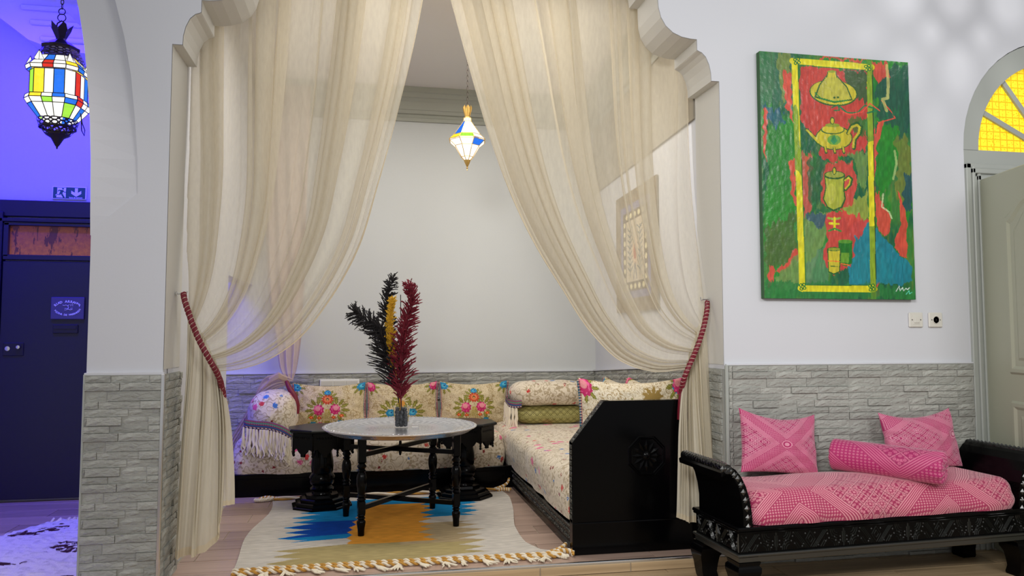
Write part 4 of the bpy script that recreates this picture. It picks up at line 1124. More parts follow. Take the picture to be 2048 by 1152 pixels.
def slab(x0, x1, y0, y1, z0, z1, r=.07, nx=90, ny=90, seed=0, wav=.008, edge=.0):
    """soft mattress : superellipse rounded box as one closed grid (top + sides)"""
    u = np.linspace(-1, 1, nx)[None, :]; v = np.linspace(-1, 1, ny)[:, None]; U, V = np.broadcast_arrays(u, v)
    # map the square so that outer 30% goes down the sides
    def m(a):
        s = np.sign(a); b = np.abs(a); k = .72
        lin_ = np.minimum(b / k, 1); ex = np.clip((b - k) / (1 - k), 0, 1); return s * lin_, ex
    a, ea = m(U); b, eb = m(V); e = np.maximum(ea, eb)
    H = z1 - z0; X = (x0 + x1) / 2 + (x1 - x0 - 2 * r) / 2 * a; Y = (y0 + y1) / 2 + (y1 - y0 - 2 * r) / 2 * b
    def prof(t):   # outward, down
        t = np.clip(t, 0, 1); th = np.minimum(t / .45, 1) * math.pi / 2; down = r * (1 - np.cos(th)); out = r * np.sin(th)
        t2 = np.clip((t - .45) / .55, 0, 1); down = down + (H - r) * t2; out = out + .014 * np.sin(math.pi * t2) - edge * t2; return out, down
    o, dn = prof(e); n = np.maximum(np.hypot(ea, eb), 1e-6)
    X = X + o * np.sign(U) * ea / n; Y = Y + o * np.sign(V) * eb / n
    Z = z1 - dn + wav * (vnoise(X * 3.2 + 9, Y * 3.2 + 9, seed) - .5) * 2 * (1 - e) + .015 * np.cos(a * math.pi / 2) * np.cos(b * math.pi / 2)
    w2 = .006 * np.sin(X * 17 + Y * 13 + 5 * vnoise(X * 4 + 3, Y * 4 + 3, seed)) * np.clip(e * 3 - .3, 0, 1)
    X = X + w2 * np.sign(U) * (ea > 0); Y = Y + w2 * np.sign(V) * (eb > 0)
    return np.stack([X, Y, Z], -1), np.stack([U, V], -1)
P, uv = slab(-.915, 1.03, 5.615, 6.395, .155, .415, .075, 150, 90, 2, .008, .0)
tag(part('back_mattress', grid('back_mattress', P, 'floral'), 'floral'), 'long cream floral mattress on the black base along the back wall', 'mattress')
P, uv = slab(1.075, 1.835, 3.905, 6.36, .15, .43, .10, 90, 170, 4, .01, -.0)
P[..., 0] -= np.clip((P[..., 2] - .2) * .3, 0, .07) * (P[..., 0] < 1.3) * np.clip((P[..., 1] - 3.95) * 2, 0, 1)
tag(part('right_mattress', grid('right_mattress', P, 'floral'), 'floral'), 'cream floral mattress on the right sofa base behind the black end panel', 'mattress')

# ------------------------------------------------------------------ side tables
def side_table(label, loc, rz):
    t = thing('side_table', label, 'side table', loc, rz, 'black pedestal side tables in front of the back sofa')
    o8 = R(22.5); rt = .235
    g = G().lathe([(rt - .01, 0), (rt, .006), (rt, .016), (rt - .008, .022)], 8, (0, 0, .508), o8); part('top', g, 'blackwood_top', t)
    ra = .205; side = 2 * ra * math.sin(R(22.5)); dist = ra * math.cos(R(22.5)); h = side / 2
    sc_ = [(-h, .508), (-h, .415), (-h * .82, .40), (-h * .62, .408), (-h * .45, .388), (-h * .2, .372), (-h * .18, .355), (h * .18, .355), (h * .2, .372), (h * .45, .388), (h * .62, .408), (h * .82, .40), (h, .415), (h, .508)]
    ap = G().prism(sc_, -dist - .008, -dist + .006).mesh('apron_panel', 'black')
    ln = G(); carve_row(ln, -h * .8, h * .8, .47, .482, -dist - .008, .018, .003, 'bead'); lnm = ln.mesh('carved_band', 'black')
    pn = G().lathe([(.0, -.0), (.007, .004), (.009, .012), (.005, .02), (.008, .027), (.006, .04), (.010, .045), (.010, .14)], 10, (0, 0, .352)).mesh('pendant', 'black', True, 40)
    for i in range(8):
        a = part('apron_panel', ap, 'black', t, rot=(0, 0, R(45 * i)))
        part('carved_band', lnm, 'black', a)
        part('pendant', pn, 'black', t, loc=(ra * math.cos(R(22.5 + 45 * i)), ra * math.sin(R(22.5 + 45 * i)), 0))
    prof = [(.07, .085), (.062, .10), (.062, .108), (.075, .118), (.078, .128), (.066, .138), (.062, .146), (.076, .156), (.085, .18), (.084, .20), (.070, .222), (.066, .228), (.070, .236), (.074, .27), (.073, .30), (.065, .345), (.056, .385), (.052, .42), (.054, .45), (.07, .48), (.09, .50)]
    part('column', G().lathe(prof, 32), 'black', t, True)
    base = [(.205, 0), (.205, .022), (.196, .026), (.182, .028), (.182, .046), (.172, .050), (.152, .052), (.152, .066), (.14, .072), (.115, .074), (.11, .09), (.07, .092)]
    part('base', G().lathe(base, 8, (0, 0, 0), o8), 'black', t)
    return t
side_table('black octagonal pedestal side table left of the round tray table', (-.285, 5.23, .0), R(8))
side_table('black octagonal pedestal side table right of the round tray table', (.685, 5.35, .0), R(3))

# ------------------------------------------------------------------ tray table
C0 = Vector((.207, 4.705, 0)); legs = [(-.022, 4.408), (.532, 4.526), (.432, 5.00), (-.118, 4.885)]
t = thing('tray_table_stand', 'black folding stand with four turned legs under the silver tray', 'table', tuple(C0))
prof = [(.015, 0), (.018, .006), (.020, .05), (.026, .085), (.024, .092), (.017, .10), (.024, .108), (.017, .116), (.024, .124), (.020, .132)]
up = [(.020, .30), (.026, .306), (.018, .314), (.028, .33), (.018, .346), (.026, .354), (.02, .362)]
mid = [(.028, .235), (.018, .243), (.027, .258), (.018, .273), (.020, .278), (.028, .292)]
lg = G(); lg.lathe(prof, 16)
lg.box(-.021, .021, -.021, .021, .13, .205, .004)
lg.lathe([(.02, .205), (.026, .212), (.018, .222), (.027, .232), (.018, .242), (.022, .25), (.029, .30), (.030, .33), (.024, .355), (.017, .365), (.026, .373), (.017, .382), (.028, .398), (.017, .414), (.024, .42)], 16)
lg.box(-.022, .022, -.022, .022, .42, .555, .004)
lm = lg.mesh('leg', 'black', True, 30)
for (x, y) in legs: part('leg', lm, 'black', t, loc=(x - C0.x, y - C0.y, 0), rot=(0, 0, R(12)))
def rail(a, b, z, w=.022, h=.026):
    A, B = Vector((*legs[a], z)) - C0, Vector((*legs[b], z)) - C0
    part('rail', G().bar(A, B, w, h), 'black', t)
rail(0, 2, .462); rail(1, 3, .445); rail(0, 2, .165); rail(1, 3, .145)
part('pivot_finial', G().lathe([(0, .405), (.006, .41), (.009, .425), (.009, .49), (.004, .50)], 12), 'black', t, True, loc=(.0, -.0, 0))
Rr = .468
prof = [(0, .572), (.12, .572), (.14, .570), (.30, .570), (.33, .573), (.36, .580), (.44, .590), (.462, .592), (.468, .589), (.466, .583), (.452, .578), (.430, .560), (.415, .553), (.34, .556), (0, .556)]
g = G().lathe(prof, 96, (0, 0, 0)); v = []
for i, (x, y, z) in enumerate(g.v):
    r_ = math.hypot(x, y); a = math.atan2(y, x)
    if r_ > .43: k = 1 + .006 * abs(math.cos(a * 24)); x *= k; y *= k
    v.append((x, y, z))
g.v = v
g.uv = [(a, math.hypot(x, y) / .468) for (a, _), (x, y, z) in zip(g.uv, g.v)]
tr = thing('tray', 'large round engraved silver tray resting on the black folding stand', 'tray', (C0.x, C0.y, .0))
part('plate', g, 'tray', tr, True, 50)
g = G()
for i in range(96):
    a = 2 * math.pi * i / 96; g.lathe([(.0045, 0), (.0032, .0035), (0, .0045)], 6, (.450 * math.cos(a), .450 * math.sin(a), .5905))
part('beading', g, 'tray', tr, True, kind='stuff')
t = thing('glass_box', 'small clear glass square beside the vase on the silver tray', 'ashtray', (.30, 4.74, .5725))
part('body', G().box(-.022, .022, -.02, .02, 0, .022, .003), 'glass', t)

# ------------------------------------------------------------------ vase and plumes
vx, vy, vz = .212, 4.72, .573
t = thing('vase', 'square clear glass vase filled with black pebbles on the silver tray', 'vase', (vx, vy, vz))
g = G(); hb, ht_, H_ = .038, .049, .132
sq = lambda r, z: [(-r, -r, z), (r, -r, z), (r, r, z), (-r, r, z)]
loops = [sq(hb, 0), sq(ht_, H_), sq(ht_ - .004, H_), sq(hb - .003, .012)]; vv = sum(loops, []); f = [(0, 3, 2, 1)]
for k in range(3):
    for j in range(4): f.append((k * 4 + j, k * 4 + (j + 1) % 4, k * 4 + 4 + (j + 1) % 4, k * 4 + 4 + j))
f.append((12, 13, 14, 15)); part('glass', g.add(vv, f), 'glass', t)
rr = random.Random(5); pmesh = []
for s_ in range(4):
    g = G(); g.lathe([(0, -1), (.6, -.8), (1, 0), (.65, .75), (0, 1)], 8); pmesh.append(g.mesh('pebble', 'pebble', True))
for iz in range(7):
    for ix in range(3):
        for iy in range(3):
            if iz == 6 and (ix + iy) % 2: continue
            o = link('pebble', pmesh[(ix + iy + iz) % 4], None, (vx + (ix - 1) * .024 + rr.uniform(-.003, .003), vy + (iy - 1) * .024 + rr.uniform(-.003, .003), vz + .020 + iz * .0155), (rr.uniform(0, 3), rr.uniform(0, 3), rr.uniform(0, 3)))
            o.scale = (.0155 * rr.uniform(.85, 1.1), .0145 * rr.uniform(.85, 1.1), .011); tag(o, 'small black glossy pebble inside the glass vase', 'pebble', 'black pebbles in the vase')
def plume(name, label, pts, mat, n, ln, seed, base=.35, droop=.5, wid=1.0, dens=3):
    rr = random.Random(seed); P = resample(pts, 60); g = G(); st = G().tube(P, [.004 * (1 - .6 * i / 59) for i in range(60)], 6)
    o = Vector(pts[0]); t = thing(name, label, 'dried plume', tuple(o), 0, 'dyed dried plumes in the vase')
    for i in range(n):
        u = base + (1 - base) * (i / n) ** .9; k = min(58, int(u * 59)); p = Vector(P[k]); T = (Vector(P[k + 1]) - p).normalized()
        a = rr.uniform(0, 2 * math.pi); N = T.cross(Vector((math.cos(a), math.sin(a), .2))).normalized()
        L = ln * rr.uniform(.55, 1.15) * (1 - .62 * (u - base) / (1 - base)) * wid
        if u < base + .12: L *= .5 + rr.uniform(0, .5)
        q = [p]; d = (T * .75 + N * rr.uniform(.5, 1.0)).normalized(); nseg = 6
        for j in range(nseg):
            d = (d + Vector((0, 0, -.10 * droop)) + Vector((rr.uniform(-.16, .16), rr.uniform(-.16, .16), rr.uniform(-.12, .12)))).normalized(); q.append(q[-1] + d * L / nseg)
        r0 = .0038 * rr.uniform(.7, 1.25); g.tube(q, [r0 * .7, r0 * 1.1, r0 * .8, r0 * 1.15, r0 * .8, r0 * .9, r0 * .3], 4)
        for s_ in range(dens):
            j = rr.randint(1, nseg - 1); b = q[j]; dd = (d + Vector((rr.uniform(-1, 1), rr.uniform(-1, 1), rr.uniform(-.5, 1)))).normalized()
            g.tube([b, b + dd * .009, b + dd * .017], [r0 * .7, r0 * .8, r0 * .2], 4)
    g.v = [tuple(Vector(p) - o) for p in g.v]; st.v = [tuple(Vector(p) - o) for p in st.v]
    part('stem', st, mat, t, True); part('plume', g, mat, t, True, kind='stuff')
b0 = (vx, vy, vz + .07)
plume('dried_plume', 'dried black plume leaning far left in the vase', [b0, (.17, 4.72, .86), (.115, 4.70, 1.06), (.06, 4.68, 1.18), (-.085, 4.66, 1.285)], 'plume_black', 330, .19, 1, .22, .5, 1.0)
plume('dried_plume', 'dried black plume rising straight and tallest in the vase', [b0, (.175, 4.76, .9), (.125, 4.78, 1.15), (.115, 4.78, 1.32), (.155, 4.78, 1.51)], 'plume_black', 240, .13, 2, .36, .3)
plume('dried_plume', 'dried yellow plume in the middle of the vase', [b0, (.185, 4.68, .86), (.150, 4.67, 1.05), (.135, 4.67, 1.2), (.150, 4.67, 1.375)], 'plume_yellow', 230, .075, 3, .42, .2, .8, 5)
plume('dried_plume', 'dried dark red plume at the right of the vase', [b0, (.205, 4.66, .86), (.212, 4.65, 1.05), (.24, 4.65, 1.24), (.272, 4.65, 1.38), (.245, 4.65, 1.458)], 'plume_red', 380, .155, 4, .14, .3, .95)
g = G().tube([(.0, 0, 0), (-.012, 0, .75)], .0028, 6); t = thing('dried_stalk', 'bare thin dark stalk between the yellow and red plumes', 'dried stalk', (b0[0], b0[1] - .03, b0[2]))
part('stalk', g, 'plume_black', t)

# ------------------------------------------------------------------ rugs
def kilim():
    nx, ny = 620, 420; u = np.linspace(0, 1, nx)[None, :]; v = np.linspace(0, 1, ny)[:, None]; U, V = np.broadcast_arrays(u, v)
    tri = lambda a: np.abs((a % 1) - .5) * 2
    tooth = tri(V / .075) * .055 + (np.floor(V / .075) % 2) * .012
    micro = (tri(V / .0125) - .5) * .006
    C = np.zeros((ny, nx, 3)) + (205, 198, 188)
    def band(vs, xl, xr, c, tl=1, tr_=1, sh=0.0):
        a = np.interp(V[:, 0], [p[0] for p in xl], [p[1] for p in xl])[:, None]; b = np.interp(V[:, 0], [p[0] for p in xr], [p[1] for p in xr])[:, None]
        m = (V > vs[0] + sh * (U - .5)) & (V < vs[1] + sh * (U - .5)) & (U > a + tooth * tl + micro) & (U < b - tooth * tr_ + micro); C[m] = c
    band((.05, .66), [(0, .10), (1, .12)], [(0, .41), (1, .43)], (20, 130, 190), 1.6, 0, -.12)
    C_b = (12, 70, 165); m = (V > .42) & (V < .60 - .12 * (U - .5)) & (U > .13 + tooth * 1.5) & (U < .41); C[m] = C_b
    band((.05, .42), [(0, .38), (1, .38)], [(0, .86), (1, .86)], (26, 132, 186), 0, 1.2, -.02)
    band((.74, .97), [(0, .10), (1, .09)], [(0, .86), (1, .86)], (172, 156, 108), 1.6, 1.6, -.14)
    band((.52, .80), [(0, .55), (1, .55)], [(0, .88), (1, .88)], (178, 158, 122), 0, 1.7, -.05)
    band((.16, .76), [(0, .385), (1, .385)], [(0, .60), (1, .64)], (226, 154, 56), -.35, -.9, 0)
    C *= (.93 + .12 * vnoise(U * 40, V * 160, 3))[..., None] * (.96 + .06 * np.sin(V * ny * 1.1))[..., None]
    wavy = np.interp(V, [0, .13, .38, .62, .84, .95, 1], [.97 + .63, .97 + .63, .936 + .63, .893 + .63, .885 + .63, .915 + .63, 1.02 + .63])
    left = -.633 + .02 * np.sin(V * 6 + .5) + .03 * V * 0
    X = left + (wavy) * U + .012 * np.sin(V * 9) * (1 - U); Y = 5.43 - 1.56 * V - .02 * U * V
    Z = .008 + .004 * vnoise(U * 8 + 2, V * 8 + 2, 5) + .010 * np.clip(U - .93, 0, 1) / .07 * (.5 + .5 * np.sin(V * 14)) * 1.0
    return np.stack([X, Y, Z], -1), C
P, C = kilim()
t = thing('kilim_rug', 'white flat-woven rug with blue, mustard and khaki zigzag pattern under the tray table', 'rug', (.17, 4.65, 0))
off = np.array([.17, 4.65, 0])
part('weave', grid('weave', P - off, 'kilim', C=C), 'kilim', t)
def twist(g, pts, r, turns, n=160):
    P = resample(pts, n); return P
M['ochre'] = Mat('ochre_wool', (.52, .27, .05), .9).m
for rowi, (y, dz) in enumerate(((3.866, .013), (3.834, .011))):
    P0 = resample([(-.62, y - .01, dz), (0, y - .002, dz), (.5, y - .012, dz), (.90, y - .02, dz), (1.0, y - .018, dz)], 260); a = np.linspace(0, 2 * math.pi * 30, 260)
    for k, mt in ((0, 'wool'), (math.pi, 'ochre')):
        q = P0 + np.stack([0 * a, np.cos(a + k) * .0065, np.sin(a + k) * .0065 + .003], -1) - off
        part('cord', G().tube(q, .0068, 5), mt, t, True)
rr = random.Random(9)
def tassel(x, y, dx, dy, L, r=.006, mats=('wool',)):
    g = G(); 
    for k in range(6):
        a = rr.uniform(-.5, .5); q = [(x, y, .012)]; d = Vector((dx + a * .6, dy + a * .25, 0)).normalized()
        for j in range(1, 4): q.append((x + d.x * L * j / 3 + rr.uniform(-.006, .006), y + d.y * L * j / 3 + rr.uniform(-.004, .004), .008 + rr.uniform(0, .006)))
        g.tube(q, [r, r, r * .8, r * .4], 5)
    g.v = [tuple(np.array(p) - off) for p in g.v]; return g
for i in range(15):
    x = -.58 + i * .106 + rr.uniform(-.02, .02); part('tassel', tassel(x, 3.815, rr.uniform(-.2, .9), -.45, rr.uniform(.05, .085)), 'wool', t, True)
def cordlet(pts, mts):
    P0 = resample(pts, 60); a = np.linspace(0, 2 * math.pi * 5, 60)
    for k, mt in ((0, 'wool'), (math.pi, mts)):
        q = P0 + np.stack([np.sin(a + k) * .003, np.cos(a + k) * .007, np.sin(a + k) * .007 + .003], -1) - off
        part('cord', G().tube(q, .0075, 5), mt, t, True)
cordlet([(.93, 3.86, .012), (1.0, 3.89, .02), (1.045, 3.93, .03), (1.05, 3.96, .02)], 'ochre'); cordlet([(.95, 3.85, .012), (1.02, 3.86, .02), (1.06, 3.845, .015), (1.055, 3.82, .01)], 'ochre'); cordlet([(.94, 3.84, .012), (.99, 3.83, .012), (1.0, 3.80, .01), (1.02, 3.79, .01)], 'wool')
cordlet([(-.62, 5.47, .012), (-.3, 5.485, .012), (.2, 5.49, .012), (.6, 5.49, .012), (.93, 5.50, .012)], 'ochre')
cordlet([(-.60, 5.47, .012), (-.68, 5.50, .015), (-.72, 5.47, .012)], 'ochre'); cordlet([(-.62, 5.48, .012), (-.70, 5.44, .012), (-.745, 5.45, .012)], 'wool')
cordlet([(.93, 5.50, .012), (1.0, 5.52, .03), (1.03, 5.50, .06), (1.04, 5.52, .08)], 'ochre'); cordlet([(.95, 5.48, .012), (1.0, 5.45, .02), (1.03, 5.42, .02)], 'ochre')
# shag rug in the passage
def shag():
    nx, ny = 260, 260; p = Paint(nx, ny, 260, 260, (214, 206, 208))
    U, V = p.x / 260, p.y / 260
    X0 = np.interp(V, [0, .12, .25, 1], [-1.86, -1.97, -2.02, -1.98]); X = X0 + (-1.10 - X0) * U; Y = 5.05 - 1.75 * V + .03 * np.sin(U * 7)
    n = vnoise(X * 40 + 80, Y * 40, 2); n2 = vnoise(X * 12 + 40, Y * 30, 6)
    for (x0, y0, x1, y1, w_) in ((-1.93, 4.72, -1.72, 4.87, .035), (-1.93, 4.80, -1.76, 4.90, .012), (-1.58, 4.43, -1.42, 4.52, .04), (-1.62, 4.36, -1.45, 4.38, .03), (-2.0, 4.15, -1.68, 4.17, .03), (-1.6, 4.52, -1.4, 4.56, .03), (-1.86, 4.92, -1.78, 4.98, .01), (-1.7, 3.8, -1.3, 3.9, .04)):
        dx, dy = x1 - x0, y1 - y0; L = dx * dx + dy * dy; tt = np.clip(((X - x0) * dx + (Y - y0) * dy) / L, 0, 1)
        m = np.hypot(X - x0 - tt * dx, Y - y0 - tt * dy) + (n2 - .5) * .06 < w_; p.put(m & (n > .3), (62, 34, 40))
    p.put(n > .7, (186, 178, 180), .5)
    return np.stack([X, Y, .014 + .012 * n + .006 * n2], -1), p.c
P, C = shag()
t = thing('shag_rug', 'thick white wool rug with dark brown marks on the passage floor', 'rug', (-1.55, 4.2, 0)); part('pile', grid('pile', P - np.array([-1.55, 4.2, 0]), 'shag', C=C), 'shag', t)
g = G()
for i in range(26):
    x = -1.86 + i * .03; g.tube([(x, 5.04, .014), (x + rr.uniform(-.02, .02), 5.07, .03), (x + rr.uniform(-.03, .03), 5.10, .012)], [.008, .009, .004], 5)
g.v = [(a + 1.55, b - 4.2, c) for a, b, c in g.v]; part('fringe', g, 'wool', t, True, kind='stuff')
#==PART5==
# ------------------------------------------------------------------ the carved bench
M['carve'] = Mat('black_painted_glint', (.016, .017, .015), .25, spec=1.0).m  # base lifted off black as painted glints on carvings and lower moulding
BO = (1.635, 3.15, -.05); BR_ = R(3.0); BL, BD = 1.63, .43
t = thing('carved_bench', 'long low black carved wooden bench with curved arms in front of the stone wall', 'bench', BO, BR_)
g = G(); g.box(0.012, BL - .012, .014, BD - .01, .20, .322); part('frame', g, 'black', t)
g = G(); g.box(-.006, BL + .006, -.008, BD, .318, .336, .005); g.box(0.0, BL, -.002, BD, .308, .318, .003); part('ledge_moulding', g, 'black', t)
g = G(); g.box(-.004, BL + .004, -.004, BD, .205, .217, .003); g.box(.004, BL - .004, .006, BD - .01, .178, .206, .004); part('lower_moulding', g, 'carve', t)
def motif(g, x0, x1, z0, z1, y, flip=False, M_=None):
    w_, h_ = x1 - x0, z1 - z0; S_ = []
    X = lambda a: x0 + (1 - a if flip else a) * w_; Z = lambda b: z0 + b * h_
    for o in (0, .05, .10): S_.append([(X(.06 + o), Z(.04)), (X(.40 + o), Z(.95))])
    for o in (0, .07): S_.append([(X(.30 + o), Z(.04)), (X(.42 + o), Z(.40))])
    S_.append([(X(.0), Z(.95)), (X(.14), Z(.50)), (X(.0), Z(.06))]); S_.append([(X(.0), Z(.72)), (X(.07), Z(.50)), (X(.0), Z(.3))])
    for r_ in (.10, .155, .21):
        S_.append([(X(.62 + r_ * math.cos(a)), Z(.02 + r_ * 2.6 * math.sin(a))) for a in [math.pi * i / 8 for i in range(5)]])
        S_.append([(X(.80 - r_ * math.cos(a)), Z(.98 - r_ * 2.6 * math.sin(a))) for a in [math.pi * i / 8 for i in range(5)]])
    S_.append([(X(.99), Z(0)), (X(.99), Z(1))]); S_.append([(X(.96), Z(0.2)), (X(.96), Z(.8))])
    bars2d(g, S_, y, .0019, .004, M_)
    for a, b in ((.52, .7), (.56, .45), (.46, .3), (.9, .3), (.9, .5), (.86, .16), (.20, .25), (.14, .8), (.24, .12), (.5, .9), (.72, .5), (.76, .3)):
        cx2, cz2 = X(a), Z(b); v = [(cx2 - .005, y, cz2), (cx2, y, cz2 - .006), (cx2 + .005, y, cz2), (cx2, y, cz2 + .006), (cx2, y - .005, cz2)]
        if M_: v = [tuple(M_ @ Vector(p)) for p in v]
        g.add(v, [(0, 1, 4), (1, 2, 4), (2, 3, 4), (3, 0, 4)])
g = G(); n = 9
for i in range(n): motif(g, .02 + i * (BL - .04) / n, .02 + (i + 1) * (BL - .04) / n, .222, .304, .014, i % 2 == 1)
part('front_carving', g, 'carve', t, kind='stuff')
g = G(); Ml = Matrix.Translation((.012, BD, 0)) @ Matrix.Rotation(R(-90), 4, 'Z')
for i in range(2): motif(g, .03 + i * .19, .22 + i * .19, .222, .304, 0, False, Ml)
part('side_carving', g, 'carve', t, kind='stuff')
def leg_b(mx, my):
    g = G(); rings = [(0, .074, .012), (.012, .080, .008), (.04, .078, .004), (.075, .086, .0), (.11, .10, -.008), (.135, .116, -.012), (.155, .116, -.008), (.165, .10, .0), (.18, .11, .0)]
    v = []; f = []
    for z, s_, o in rings:
        a, b = o, o + s_; v += [(a, a, z), (b, a, z), (b, b, z), (a, b, z)]
    for k in range(len(rings) - 1):
        for j in range(4): f.append((k * 4 + j, k * 4 + (j + 1) % 4, k * 4 + 4 + (j + 1) % 4, k * 4 + 4 + j))
    f += [(3, 2, 1, 0), tuple(len(v) - 4 + j for j in range(4))]
    v = [((x if not mx else BL - x), (y if not my else BD - y), z) for x, y, z in v]
    return g.add(v, f)
for mx in (0, 1):
    for my in (0, 1): part('leg', leg_b(mx, my), 'black', t, True, 35)
prof = [(.075, .336), (.072, .40), (.062, .46), (.045, .515), (.022, .56), (-.006, .592), (-.030, .606), (-.048, .604), (-.060, .590)]
def arm(flip):
    out = [(x + .0, z) for x, z in prof]; th = [.045, .042, .04, .038, .036, .036, .036, .03, .014]; inner = [(x - th[i], z - (.0 if i < 4 else (i - 3) * .006)) for i, (x, z) in enumerate(prof)]
    poly = out + inner[::-1]
    if flip: poly = [(BL - x, z) for x, z in poly]
    g = G().prism(poly, .008, BD - .01); return g, poly
for fl_ in (0, 1):
    g, poly = arm(fl_); a = part('arm', g, 'black', t, False)
    sgn = -1 if fl_ else 1; q = (lambda x: BL - x) if fl_ else (lambda x: x)
    g = G().tube([(q(-.046), .004, .596), (q(-.046), BD - .006, .596)], .021, 16); part('scroll', g, 'carved', a, True)
    g = G()
    for i in range(12):
        u_ = i / 11 * 7; k = min(7, int(u_)); fr = u_ - k; x = prof[k][0] * (1 - fr) + prof[min(8, k + 1)][0] * fr - .02; z = prof[k][1] * (1 - fr) + prof[min(8, k + 1)][1] * fr - (.006 if i > 6 else 0)
        g.add([(q(x - .014), .008, z), (q(x), .008, z - .015), (q(x + .014), .008, z), (q(x), .008, z + .015), (q(x), .0, z)], [(0, 1, 4), (1, 2, 4), (2, 3, 4), (3, 0, 4)])
        if i % 2: g.tube([(q(x - .012), .004, z - .010), (q(x + .012), .004, z + .010)], .0022, 4)
    for i in range(16):
        y0_ = .02 + i * .025; g.add([(q(-.046), y0_, .617), (q(-.030), y0_ + .011, .612), (q(-.046), y0_ + .022, .617), (q(-.062), y0_ + .011, .610), (q(-.046), y0_ + .011, .624)], [(0, 1, 4), (1, 2, 4), (2, 3, 4), (3, 0, 4)])
    part('arm_carving', g, 'carve', a, kind='stuff')
Mb = Matrix.Translation(BO) @ Matrix.Rotation(BR_, 4, 'Z')
P, uv = slab(.078, BL - .078, -.004, BD + .0, .338, .488, .07, 200, 60, 6, .006)
u_ = (P[..., 0] - .34) / .40 ; v_ = (P[..., 1] * 1.0 + (P[..., 2] < 9) * 0 - (.488 - P[..., 2])) / .40 - .1
o = tag(part('bench_mattress', grid('bench_mattress', P, 'pink_seat', UV=np.stack([u_, v_], -1)), 'pink_seat'), 'long pink and rose brocade mattress lying on the carved black bench', 'mattress'); o.matrix_world = Mb
def pcush(nm, lb, wd, ht, loc, rz, ry, tilt, uvs, seed, pin=.10):
    P, uv, nx = pillow(wd, ht, .15, 130, 100, pin * .6, .5, seed, .005, .03)
    t = thing(nm, lb, 'cushion', loc, rz, 'pink cushions on the bench')
    part('cover', grid('cover', P, 'pink', UV=uv * np.array(uvs[0]) + np.array(uvs[1]), wrapu=True), 'pink', t, rot=(tilt, ry, 0))
pcush('pink_cushion', 'square pink brocade cushion with a crossed pattern near the left bench arm', .445, .325, (2.078, 3.55, .432), R(2), R(6), -.22, ((1.9, 1.9), (.0, .0)), 1)
pcush('pink_cushion', 'square pink brocade cushion standing behind the pink bolster', .455, .315, (2.935, 3.555, .430), R(2), R(-2), -.22, ((1.8, 1.8), (-.72, .12)), 4, .08)
t = thing('pink_bolster', 'cylindrical pink brocade bolster with gathered end lying on the bench mattress', 'cushion', (2.545, 3.36, .52))
P = []; n1, n2 = 64, 70
L_, r_ = .50, .080
for j in range(n2):
    s_ = j / (n2 - 1)
    if s_ < .12: k = s_ / .12; x = -L_ / 2 - .012 * math.sin(k * 3.14) + 0; rr_ = r_ * k
    elif s_ > .88: k = (1 - s_) / .12; x = L_ / 2 + .012 * math.sin(k * 3.14); rr_ = r_ * k
    else: k = 1; x = -L_ / 2 + L_ * (s_ - .12) / .76; rr_ = r_
    rr_ = max(rr_, .004)
    row = []
    for i in range(n1):
        a = 2 * math.pi * i / n1; gat = 0
        if s_ > .80 or s_ < .2: gat = .005 * math.sin(a * 11) * (1 - abs(k) * .5) * (1 if (s_ > .8 or s_ < .12) else 0)
        row.append((x + gat, (rr_ + gat) * math.cos(a), (rr_ + gat) * math.sin(a)))
    P.append(row)
uvb = np.stack(np.meshgrid(np.linspace(0, 1.2, n1), np.linspace(.2, 1.5, n2)), -1)
part('cover', grid('cover', np.array(P), 'pink_bolster', UV=uvb, wrapu=True), 'pink_bolster', t, rot=(0, R(2), R(-50)))
g = G(); g.lathe([(.012, 0), (.010, .006), (0, .008)], 12)

